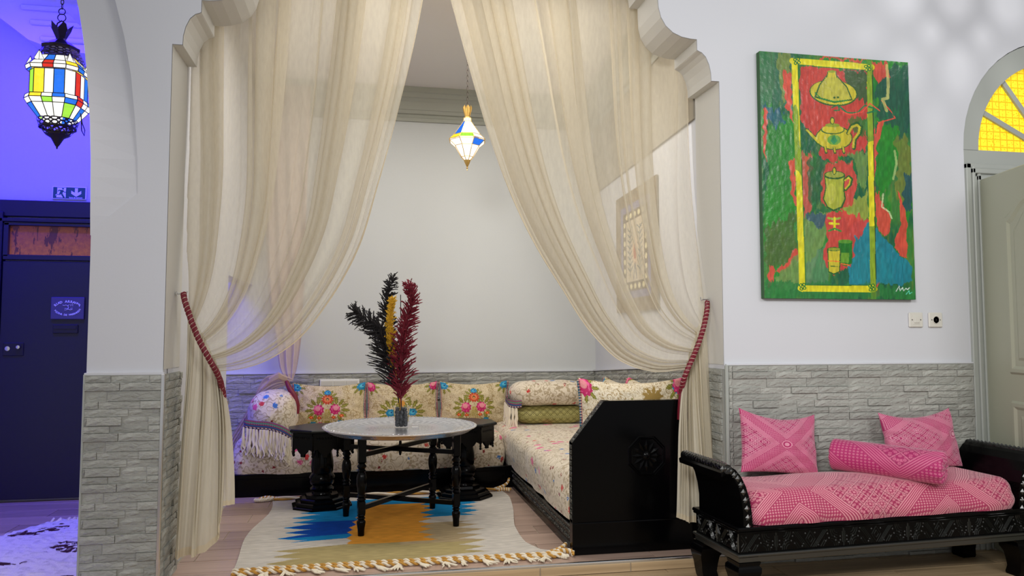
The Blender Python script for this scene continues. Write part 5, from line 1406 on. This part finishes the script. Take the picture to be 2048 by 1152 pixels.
# ------------------------------------------------------------------ the painting
def painting():
    nx, ny = 330, 520; p = Paint(nx, ny, 1.0, 1.0, (58, 120, 52)); U, V = p.x.copy(), p.y.copy()
    # work in the sketch's own coordinates (640 wide, 970 high)
    p.x = 65 + 22 * V + U * (575 + 18 * V); p.y = 57 + 40 * U + V * (970 - 37 * U)
    x, y = p.x, p.y; n = vnoise(x * .012 + 5, y * .006 + 5, 1); n2 = vnoise(x * .03 + 9, y * .012 + 3, 2); n3 = vnoise(x * .09 + 2, y * .03 + 2, 3)
    G1, G2, DG, TE, OL = (36, 128, 40), (24, 92, 60), (18, 60, 44), (24, 96, 108), (110, 130, 50)
    p.put(np.clip((n - .35) * 4, 0, 1), G2); p.put(np.clip((n2 - .5) * 5, 0, 1), G1); p.put(np.clip((n3 - .6) * 4, 0, 1) * .5, OL)
    p.poly([(60, 50), (200, 60), (200, 300), (150, 260), (60, 280)], (60, 110, 84), .7, 8); p.poly([(80, 270), (150, 300), (160, 360), (90, 340)], (30, 84, 130), .7, 8)
    p.poly([(130, 60), (185, 66), (180, 200), (150, 260)], (132, 140, 60), .7, 6)
    p.poly([(90, 380), (200, 300), (215, 520), (200, 700), (95, 760)], (38, 130, 36), .8, 8); p.poly([(85, 760), (210, 690), (205, 860), (110, 920), (90, 900)], (70, 98, 40), .8, 8)
    p.poly([(510, 130), (640, 100), (655, 330), (600, 420), (520, 300)], (24, 76, 66), .8, 8); p.poly([(515, 330), (600, 360), (590, 560), (520, 660)], (30, 128, 30), .85, 8)
    p.poly([(590, 380), (650, 400), (662, 700), (600, 640)], (120, 120, 44), .7, 8); p.poly([(630, 540), (662, 540), (662, 690), (620, 680)], (20, 70, 90), .8, 6)
    for pts in ([(150, 130), (190, 160), (188, 340), (165, 280)], [(80, 290), (95, 290), (92, 500), (84, 450)], [(178, 490), (200, 480), (205, 690), (190, 640)], [(100, 900), (150, 930), (215, 870), (210, 830), (130, 930), (100, 1000)],
                [(500, 95), (560, 100), (570, 150), (520, 180), (500, 170)], [(515, 340), (545, 330), (520, 420), (508, 700), (498, 430)], [(515, 610), (530, 620), (580, 720), (560, 790), (520, 750)], [(605, 600), (640, 700), (645, 880), (620, 850), (590, 820), (615, 740)], [(510, 930), (535, 930), (530, 1015), (490, 1010)],
                [(290, 75), (480, 85), (480, 97), (290, 88)]): p.poly(pts, (214, 74, 60), .9, 5)
    p.poly([(225, 700), (330, 690), (330, 760), (240, 980), (150, 1000), (120, 960), (215, 850)], (110, 142, 74), .85, 4); p.poly([(240, 690), (335, 700), (300, 760), (250, 720)], (40, 70, 110), .7, 4)
    p.poly([(410, 800), (425, 740), (470, 715), (520, 760), (662, 900), (662, 960), (620, 975), (480, 965), (410, 975)], (24, 122, 142), .95, 3); p.poly([(420, 880), (520, 790), (600, 970), (420, 975)], (30, 130, 140), .5, 3)
    p.poly([(240, 900), (330, 800), (330, 975), (240, 978)], (90, 130, 100), .7, 4)
    p.poly([(90, 960), (680, 985), (680, 1030), (88, 1030)], (38, 120, 56), .8, 5)
    # red ground inside the frame
    p.poly([(218, 112), (478, 130), (485, 250), (500, 300), (440, 330), (480, 370), (478, 440), (350, 490), (290, 470), (300, 400), (240, 370), (222, 330)], (196, 58, 52), .92, 5)
    p.poly([(380, 130), (478, 135), (480, 260), (430, 250), (400, 190)], (48, 90, 50), .9, 6); p.poly([(390, 330), (480, 310), (478, 400), (440, 380)], (64, 108, 44), .8, 6)
    p.poly([(215, 470), (260, 460), (270, 650), (240, 720), (215, 620)], (212, 76, 66), .8, 8); p.poly([(330, 490), (420, 500), (445, 580), (430, 660), (380, 690), (300, 660), (300, 520)], (206, 68, 58), .9, 5)
    p.poly([(400, 460), (480, 450), (482, 600), (440, 580), (445, 520)], (110, 140, 70), .8, 5); p.poly([(245, 480), (310, 500), (300, 640), (260, 660)], (40, 92, 52), .7, 7)
    p.poly([(380, 690), (480, 610), (490, 720), (430, 720), (400, 760)], (150, 160, 62), .85, 5); p.poly([(320, 690), (420, 700), (500, 730), (430, 800), (425, 900), (330, 930), (305, 850), (330, 800), (315, 740)], (200, 62, 56), .92, 6)
    # frame of the still life
    Yl, Yd = (214, 206, 30), (150, 156, 30)
    p.line([(197, 95), (214, 500), (231, 990)], 24, Yl); p.line([(487, 118), (497, 560), (508, 985)], 22, Yl); p.line([(190, 95), (495, 118)], 25, Yl); p.line([(225, 988), (512, 990)], 24, Yl)
    p.put((vnoise(x * .02 + 3, y * .006 + 3, 8) > .62) & (((np.abs(x - (197 + (y - 95) * .038)) < 12)) | (np.abs(x - (487 + (y - 118) * .024)) < 11)), (96, 140, 40), .7)
    p.line([(210, 108), (226, 500), (244, 978)], 3, (30, 110, 40)); p.line([(498, 118), (509, 560), (520, 1000)], 3, (24, 60, 30)); p.line([(218, 112), (478, 131)], 3, (24, 110, 40)); p.line([(243, 976), (496, 976)], 3, (30, 100, 40))
    for cx2, cy2 in ((206, 96), (480, 120), (232, 982), (502, 984)):
        for k in range(4): p.ell(cx2 + 9 * math.cos(k * 1.57 + .6), cy2 + 10 * math.sin(k * 1.57 + .6), 7, 7, (20, 110, 40)); p.ell(cx2 + 9 * math.cos(k * 1.57 + .6), cy2 + 10 * math.sin(k * 1.57 + .6), 3.2, 3.2, Yl)
    Y1, Y2, OU = (190, 178, 44), (136, 150, 40), (36, 90, 34)
    # lidded cooking dish
    p.ell(347, 222, 93, 52, OU, rot=.10); p.ell(347, 220, 89, 48, Y1, rot=.10); p.poly([(320, 150), (358, 150), (400, 195), (422, 250), (350, 262), (272, 240), (290, 190)], OU); p.poly([(323, 152), (355, 152), (396, 198), (416, 246), (350, 254), (280, 236), (296, 190)], (176, 172, 60)); p.poly([(323, 135), (357, 135), (360, 160), (318, 160)], OU); p.poly([(326, 138), (354, 138), (357, 160), (322, 160)], Y1); p.ell(340, 136, 17, 5, Y2)
    p.line([(276, 222), (300, 245), (350, 256), (400, 252)], 4, (30, 130, 50)); p.ell(350, 240, 4, 4, OU); p.ell(364, 239, 4, 4, OU)
    p.line([(340, 280), (365, 268), (370, 290), (350, 292)], 5, (20, 110, 60)); p.line([(370, 275), (400, 300), (440, 300), (470, 270), (500, 280), (525, 288), (480, 300)], 6, (20, 116, 70)); p.line([(375, 292), (410, 308), (460, 296), (490, 262), (528, 290)], 4, (220, 80, 60))
    p.line([(530, 240), (555, 290), (560, 318), (530, 330), (515, 348), (514, 380)], 6, (24, 100, 60)); p.line([(536, 250), (580, 300), (590, 320), (525, 338), (518, 380)], 4, (220, 76, 56)); p.line([(575, 280), (585, 310), (590, 280), (600, 312), (606, 270)], 4, (24, 100, 60))
    p.line([(555, 110), (562, 180), (560, 240), (540, 245), (556, 290)], 12, (196, 190, 110), .8); p.line([(590, 450), (598, 500), (585, 560)], 9, (170, 190, 120), .8); p.line([(545, 620), (540, 670), (570, 690), (580, 715)], 6, (210, 220, 170), .8)
    # teapot
    p.ell(350, 400, 72, 48, OU); p.ell(350, 400, 68, 44, Y1); p.poly([(282, 398), (245, 362), (234, 366), (240, 378), (262, 392), (288, 430)], OU); p.poly([(284, 402), (246, 366), (240, 370), (264, 396), (290, 424)], Y1); p.ell(345, 368, 46, 18, OU); p.ell(345, 366, 42, 16, Y1); p.ell(344, 350, 28, 8, Y2); p.ell(343, 332, 9, 15, OU); p.ell(343, 333, 6, 11, Y1)
    p.line([(405, 380), (418, 352), (440, 342), (456, 356), (452, 380), (432, 404), (428, 440)], 15, OU); p.line([(406, 382), (420, 356), (440, 348), (450, 358), (446, 380), (428, 404), (425, 436)], 9, Y1)
    for fx in (316, 350, 385): p.line([(fx, 438), (fx + 4, 458)], 11, OU); p.line([(fx, 436), (fx + 4, 455)], 6, Y1)
    p.ell(350, 408, 26, 20, (80, 150, 60), a=.8); p.poly([(350, 388), (364, 412), (350, 426), (336, 412)], (36, 130, 90), .8)
    # jug
    p.poly([(312, 545), (395, 545), (390, 590), (398, 640), (384, 675), (350, 690), (325, 676), (308, 640), (318, 595)], OU); p.poly([(316, 550), (391, 550), (386, 590), (392, 640), (378, 670), (350, 682), (328, 670), (313, 640), (322, 595)], (160, 168, 52)); p.ell(353, 547, 41, 17, OU); p.ell(353, 545, 36, 12, (150, 160, 60)); p.ell(352, 530, 8, 16, OU); p.ell(352, 531, 5, 12, Y1)
    p.line([(392, 566), (408, 552), (420, 562), (416, 584), (396, 604)], 11, OU); p.line([(393, 568), (408, 556), (415, 564), (411, 582), (396, 600)], 6, Y1); p.ell(340, 620, 20, 40, (196, 196, 80), a=.5)
    # small motif and the two glasses
    p.line([(330, 715), (352, 720), (375, 715)], 8, (150, 170, 60)); p.line([(353, 715), (355, 758)], 9, Yl); p.line([(335, 736), (370, 738)], 8, Yl); p.line([(332, 765), (355, 756), (378, 766)], 7, (60, 130, 50))
    p.poly([(370, 806), (424, 802), (424, 890), (400, 904), (372, 890)], (26, 110, 30)); p.ell(396, 806, 27, 8, (80, 140, 40)); p.poly([(374, 850), (412, 850), (410, 890), (378, 888)], (100, 150, 40))
    p.poly([(326, 836), (380, 836), (376, 925), (352, 936), (330, 925)], OU); p.poly([(330, 838), (376, 838), (372, 922), (352, 930), (334, 922)], Y1); p.ell(353, 836, 27, 8, OU); p.ell(353, 836, 23, 5.5, Y2); p.line([(330, 882), (374, 884)], 4, (220, 120, 40)); p.line([(380, 892), (412, 898)], 4, (220, 110, 40)); p.line([(340, 902), (368, 904)], 3, OU)
    # brush signature
    p.line([(600, 998), (612, 978), (616, 996), (626, 984), (630, 996), (640, 986), (646, 992), (654, 984)], 3, (200, 220, 210)); p.line([(640, 1010), (652, 996), (655, 1008), (664, 1002)], 3, (90, 200, 170))
    c = p.c * (.9 + .2 * vnoise(x * .2, y * .05, 12))[..., None]
    X = (U - .5) * .915; Z = (.5 - V) * 1.345
    return np.stack([X, 0 * X - .036 - .0015 * vnoise(x * .1, y * .05, 5), Z], -1), c
P, C = painting()
t = thing('painting', 'tall green and red canvas painting of a tagine, teapot, jug and glasses above the bench', 'painting', (2.532, 3.70, 2.013))
part('painted_face', grid('painted_face', P, 'canvas_paint', C=C), 'canvas_paint', t)
M['canvas_side'] = Mat('canvas_side', (.03, .10, .03), .6).m
part('stretcher', G().box(-.458, .458, -.0355, -.002, -.673, .673, .002), 'canvas_side', t)

# woven picture on the right wall of the niche
def textile():
    nx, ny = 170, 170; p = Paint(nx, ny, 100, 90, (112, 92, 66)); n = vnoise(p.x * 1.4 + 5, p.y * 1.4 + 5, 3); p.put(n > .55, (150, 128, 92), .8); p.put(n < .25, (70, 56, 40), .7)
    p.poly([(14, 10), (86, 10), (86, 80), (14, 80)], (120, 120, 170), .8); p.poly([(20, 15), (80, 15), (80, 75), (20, 75)], (96, 78, 50)); p.poly([(28, 22), (72, 22), (72, 68), (28, 68)], (206, 190, 160))
    for i in range(7):
        p.ell(24, 24 + i * 7, 2.6, 2.0, (236, 222, 170)); p.ell(76, 24 + i * 7, 2.6, 2.0, (236, 222, 170))
        if i < 5: p.ell(30 + i * 10, 18.5, 3, 2, (236, 222, 170)); p.ell(30 + i * 10, 71.5, 3, 2, (236, 222, 170))
    for x0 in (38, 62):
        p.line([(x0, 64), (x0 - 1, 45), (x0 + 1, 28)], 1.2, (60, 80, 90))
        for k in range(8): p.line([(x0, 60 - k * 4.2), (x0 - 6, 57 - k * 4.2)], 1.0, (60, 84, 96)); p.line([(x0, 60 - k * 4.2), (x0 + 6, 57 - k * 4.2)], 1.0, (60, 84, 96))
    p.ell(50, 46, 7, 10, (226, 196, 160)); p.ell(50, 46, 3.5, 6, (196, 110, 80)); p.line([(46, 66), (50, 55), (54, 66)], 1.5, (60, 70, 90))
    u, v = p.x / 100, p.y / 90
    return np.stack([(u - .5) * 1.0, 0 * u - .012, (.5 - v) * .90], -1), p.c
P, C = textile()
an = math.atan2(-2.42, -(sx(6.44) - sx(4.02)))
t = thing('woven_picture', 'brown bordered woven picture with plant motifs on the right wall of the niche', 'wall hanging', (sx(5.18) - .004, 5.18, 1.765), an)
part('weave', grid('weave', P, 'textile', C=C), 'textile', t)
part('backing', G().box(-.5, .5, -.0115, 0, -.45, .45, .002), 'taupe', t)

# ------------------------------------------------------------------ lanterns
def quad_part(nm, pts, mat, parent, th=.002):
    a, b, c = (Vector(p) for p in pts[:3]); n = (b - a).cross(c - a).normalized() * th; g = G(); v = [tuple(Vector(p)) for p in pts] + [tuple(Vector(p) - n) for p in pts]; k = len(pts)
    g.add(v, [tuple(range(k)), tuple(range(2 * k - 1, k - 1, -1))] + [(i, (i + 1) % k, (i + 1) % k + k, i + k) for i in range(k)]); return part(nm, g, mat, parent)
def chain(parent, z0, z1, r, wire, mat, big=0):
    z = z0; k = 0
    while z < z1:
        h = r * 2.4; pts = [(r * .55 * math.cos(a) if k % 2 else 0, 0 if k % 2 else r * .55 * math.cos(a), z + h / 2 + h / 2 * math.sin(a)) for a in [2 * math.pi * i / 12 for i in range(13)]]
        part('chain_link', G().tube(pts, wire, 5, cap=False), mat, parent, True) if k < 60 else None
        z += h * .80; k += 1
t = thing('lantern', 'large hanging lantern of coloured glass with pierced dark metal in the passage', 'lantern', (-1.775, 4.7, 2.22))
def ring_pts(r, z, n=8, rot=0): return [(r * math.cos(rot + 2 * math.pi * i / n), r * math.sin(rot + 2 * math.pi * i / n), z) for i in range(n)]
cols_up = ['g_white', 'g_blue', 'g_white', 'g_green', 'g_white', 'g_red', 'g_white', 'g_yellow']
levels = [(.105, .175), (.165, .255), (.172, .275), (.168, .30), (.142, .305), (.142, .425), (.168, .43), (.170, .452), (.155, .475), (.125, .53)]
# glass tiers between successive levels
rr = random.Random(12); frame = G(); n8 = 16; rot = R(8)
tiers = [(.100, .165, .155, .235), (.155, .235, .172, .262), (.172, .262, .166, .285), (.147, .290, .147, .430), (.166, .430, .172, .452), (.172, .452, .150, .478), (.150, .478, .112, .520)]
palette = [['g_white', 'g_green', 'g_white', 'g_blue', 'g_white', 'g_white'], ['g_white', 'g_green', 'g_white', 'g_blue', 'g_red', 'g_white'], ['g_red', 'g_white', 'g_yellow', 'g_white', 'g_blue', 'g_white'],
           ['g_white', 'g_red', 'g_white', 'g_green', 'g_yellow', 'g_white', 'g_blue', 'g_white', 'g_red', 'g_white', 'g_green', 'g_white'], ['g_white', 'g_red', 'g_white', 'g_white', 'g_blue', 'g_white'], ['g_blue', 'g_white', 'g_white', 'g_red', 'g_white', 'g_yellow'], ['g_white', 'g_white', 'g_yellow', 'g_white', 'g_white', 'g_blue']]
for k, (r0, z0, r1, z1) in enumerate(tiers):
    # alternate deep and shallow facets
    A = [(r0 * (1.0 if i % 4 in (1, 2) else .87) * math.cos(rot + math.pi * 2 * i / n8), r0 * (1.0 if i % 4 in (1, 2) else .87) * math.sin(rot + math.pi * 2 * i / n8), z0) for i in range(n8)]
    B = [(r1 * (1.0 if i % 4 in (1, 2) else .87) * math.cos(rot + math.pi * 2 * i / n8), r1 * (1.0 if i % 4 in (1, 2) else .87) * math.sin(rot + math.pi * 2 * i / n8), z1) for i in range(n8)]
    for i in range(n8):
        j = (i + 1) % n8; c = palette[k][(i + k * 2) % len(palette[k])]
        quad_part('glass_pane', [A[i], A[j], B[j], B[i]], c, t)
        frame.bar(A[i], B[i], .004, .004); frame.bar(A[i], A[j], .004, .004); frame.bar(B[i], B[j], .004, .004)
for i in range(6):                                     # little pointed turrets round the shoulder
    a = rot + 2 * math.pi * i / 6; cx2, cy2 = .150 * math.cos(a), .150 * math.sin(a); s_ = .024
    g = G(); b = [(cx2 + s_ * math.cos(a + q_), cy2 + s_ * math.sin(a + q_), .478) for q_ in (.78, 2.36, 3.93, 5.5)]; g.add(b + [(cx2, cy2, .53)], [(0, 1, 4), (1, 2, 4), (2, 3, 4), (3, 0, 4)])
    part('turret', g, 'g_white', t)
    for p_ in b: frame.bar(p_, (cx2, cy2, .53), .003, .003)
part('leading', frame, 'dark_brass', t)
def pierced(prof, n=16, holes=None, nm='pierced_band'):
    g = G(); m = len(prof)
    for j in range(m - 1):
        (r0, z0), (r1, z1) = prof[j], prof[j + 1]
        for i in range(n):
            a0, a1 = 2 * math.pi * i / n, 2 * math.pi * (i + 1) / n
            q4 = [Vector((r_ * math.cos(a), r_ * math.sin(a), z)) for r_, z, a in ((r0, z0, a0), (r0, z0, a1), (r1, z1, a1), (r1, z1, a0))]; c = sum(q4, Vector()) / 4
            # frame with an oval hole
            ins = []; out = []
            for s_ in range(12):
                th = 2 * math.pi * s_ / 12; ex = (q4[1] - q4[0] + q4[2] - q4[3]) / 4; ez = (q4[3] - q4[0] + q4[2] - q4[1]) / 4
                ins.append(c + ex * .62 * math.cos(th) + ez * .62 * math.sin(th)); mx = max(abs(math.cos(th)), abs(math.sin(th))); out.append(c + ex * math.cos(th) / mx + ez * math.sin(th) / mx)
            g.add(ins + out, [(s_, (s_ + 1) % 12, 12 + (s_ + 1) % 12, 12 + s_) for s_ in range(12)])
    return g
part('pierced_top', pierced([(.125, .520), (.118, .54), (.108, .556), (.098, .575)], 18), 'dark_brass', t)
part('top_ring', G().lathe([(.100, .574), (.104, .578), (.104, .592), (.086, .60), (.05, .628), (.03, .638), (.022, .66)], 8), 'dark_brass', t)
g = G()
for i in range(6):
    a = 2 * math.pi * i / 6; a1 = a + .52; a0 = a - .52
    g.add([(.026 * math.cos(a0), .026 * math.sin(a0), .648), (.026 * math.cos(a1), .026 * math.sin(a1), .648), (.050 * math.cos(a1), .050 * math.sin(a1), .70), (.066 * math.cos(a), .066 * math.sin(a), .735), (.050 * math.cos(a0), .050 * math.sin(a0), .70)], [(0, 1, 2, 3, 4)])
g.tube([(.03, 0, .70), (.022, 0, .74), (0, 0, .757), (-.022, 0, .74), (-.03, 0, .70)], .004, 6); part('crown', g, 'dark_brass', t)
part('pierced_bowl', pierced([(.108, .165), (.102, .145), (.094, .122)], 16), 'dark_brass', t)
part('pierced_bowl', pierced([(.090, .114), (.060, .075)], 12), 'dark_brass', t)
part('bowl_ring', G().lathe([(.09, .112), (.097, .114), (.097, .124), (.09, .126)], 24, caps=False), 'dark_brass', t)
part('tip', G().lathe([(.0, -.005), (.004, .0), (.006, .012), (.010, .015), (.034, .06), (.062, .078)], 12), 'dark_brass', t, True)
part('bulb', G().lathe([(0, .30), (.02, .305), (.034, .335), (.03, .37), (.015, .40), (.015, .43), (0, .43)], 16), 'g_bulb', t, True)
for z, r_ in ((.775, .022), (.812, .018)):
    part('chain_ring', G().tube([(r_ * math.cos(a), .0, z + r_ * math.sin(a)) for a in [2 * math.pi * i / 16 for i in range(17)]], .0028, 6, cap=False), 'dark_brass', t, True)
chain(t, .826, 1.30, .014, .0022, 'dark_brass')
g = G().tube([(.135, -.05, .20), (.150, -.06, .14), (.165, -.06, .10), (.160, -.05, .07), (.145, -.05, .10), (.14, -.05, .19)], .003, 5); part('loose_wire', g, 'dark_brass', t, True)

t = thing('small_lantern', 'small hanging brass lantern of white, blue and green glass in the niche', 'lantern', (.666, 5.1, 2.278))
fr = G(); n6 = 8; rot = R(14)
def ring(r, z): return [(r * math.cos(rot + 2 * math.pi * i / n6), r * math.sin(rot + 2 * math.pi * i / n6), z) for i in range(n6)]
RG = [(.020, .072), (.042, .095) , (.088, .17), (.128, .205), (.132, .212), (.098, .245), (.028, .345), (.024, .372)]
pal = [['g_white'], ['g_white'], ['g_white', 'g_blue', 'g_white', 'g_white', 'g_white', 'g_white', 'g_white'], None, ['g_white', 'g_yellow', 'g_green', 'g_white'], ['g_white', 'g_blue', 'g_white', 'g_white', 'g_white', 'g_green', 'g_white', 'g_white'], ['g_white']]
pk = {2: {6: 'g_blue', 2: 'g_blue'}, 4: {5: 'g_green', 4: 'g_yellow', 1: 'g_green'}, 5: {4: 'g_blue', 0: 'g_blue', 7: 'g_green'}}
for k in range(len(RG) - 1):
    A, B = ring(*RG[k]), ring(*RG[k + 1])
    for i in range(n6):
        j = (i + 1) % n6
        if k != 3: quad_part('glass_pane', [A[i], A[j], B[j], B[i]], pk.get(k, {}).get(i, 'g_white'), t, .0015)
        fr.bar(A[i], B[i], .004, .004); fr.bar(A[i], A[j], .0035, .0035)
part('leading', fr, 'brass', t)
part('finial', G().lathe([(0, 0), (.004, .004), (.002, .012), (.007, .02), (.003, .026), (.008, .034), (.020, .06), (.024, .074)], 10), 'brass', t, True)
g = G()
for i in range(8):
    a = 2 * math.pi * i / 8; g.add([(.016 * math.cos(a - .38), .016 * math.sin(a - .38), .372), (.016 * math.cos(a + .38), .016 * math.sin(a + .38), .372), (.034 * math.cos(a + .38), .034 * math.sin(a + .38), .44), (.030 * math.cos(a), .030 * math.sin(a), .458), (.034 * math.cos(a - .38), .034 * math.sin(a - .38), .44)], [(0, 1, 2, 3, 4)])
g.lathe([(.02, .365), (.026, .37), (.02, .376)], 12); part('crown', g, 'brass', t)
part('bulb', G().lathe([(0, .16), (.015, .165), (.024, .19), (.02, .22), (.010, .24), (.01, .26), (0, .26)], 14), 'g_bulb', t, True)
part('hanging_ring', G().tube([(.014 * math.cos(a), 0, .462 + .016 * math.sin(a)) for a in [2 * math.pi * i / 14 for i in range(15)]], .0022, 6, cap=False), 'dark_brass', t, True)
chain(t, .476, .97, .010, .0016, 'dark_brass')

# a pierced lantern hanging in the patio, whose filigree throws its shadow on the wall by the fanlight
t = thing('pierced_lantern', 'pierced dark metal lantern hanging in the patio outside the picture', 'lantern', (3.35, 2.95, 2.95))
part('pierced_body', pierced([(.05, .0), (.10, .05), (.12, .11), (.12, .17), (.10, .23), (.05, .28)], 14), 'dark_brass', t)
part('cap', G().lathe([(.05, .28), (.03, .31), (.0, .33)], 12), 'dark_brass', t, True)
part('rod', G().tube([(0, 0, .32), (0, 0, 1.2)], .003, 6), 'dark_brass', t, True)
point('patio_lantern_bulb', (3.35, 2.95, 3.09), 7, (1.0, 0.97, 0.95), 0.012)
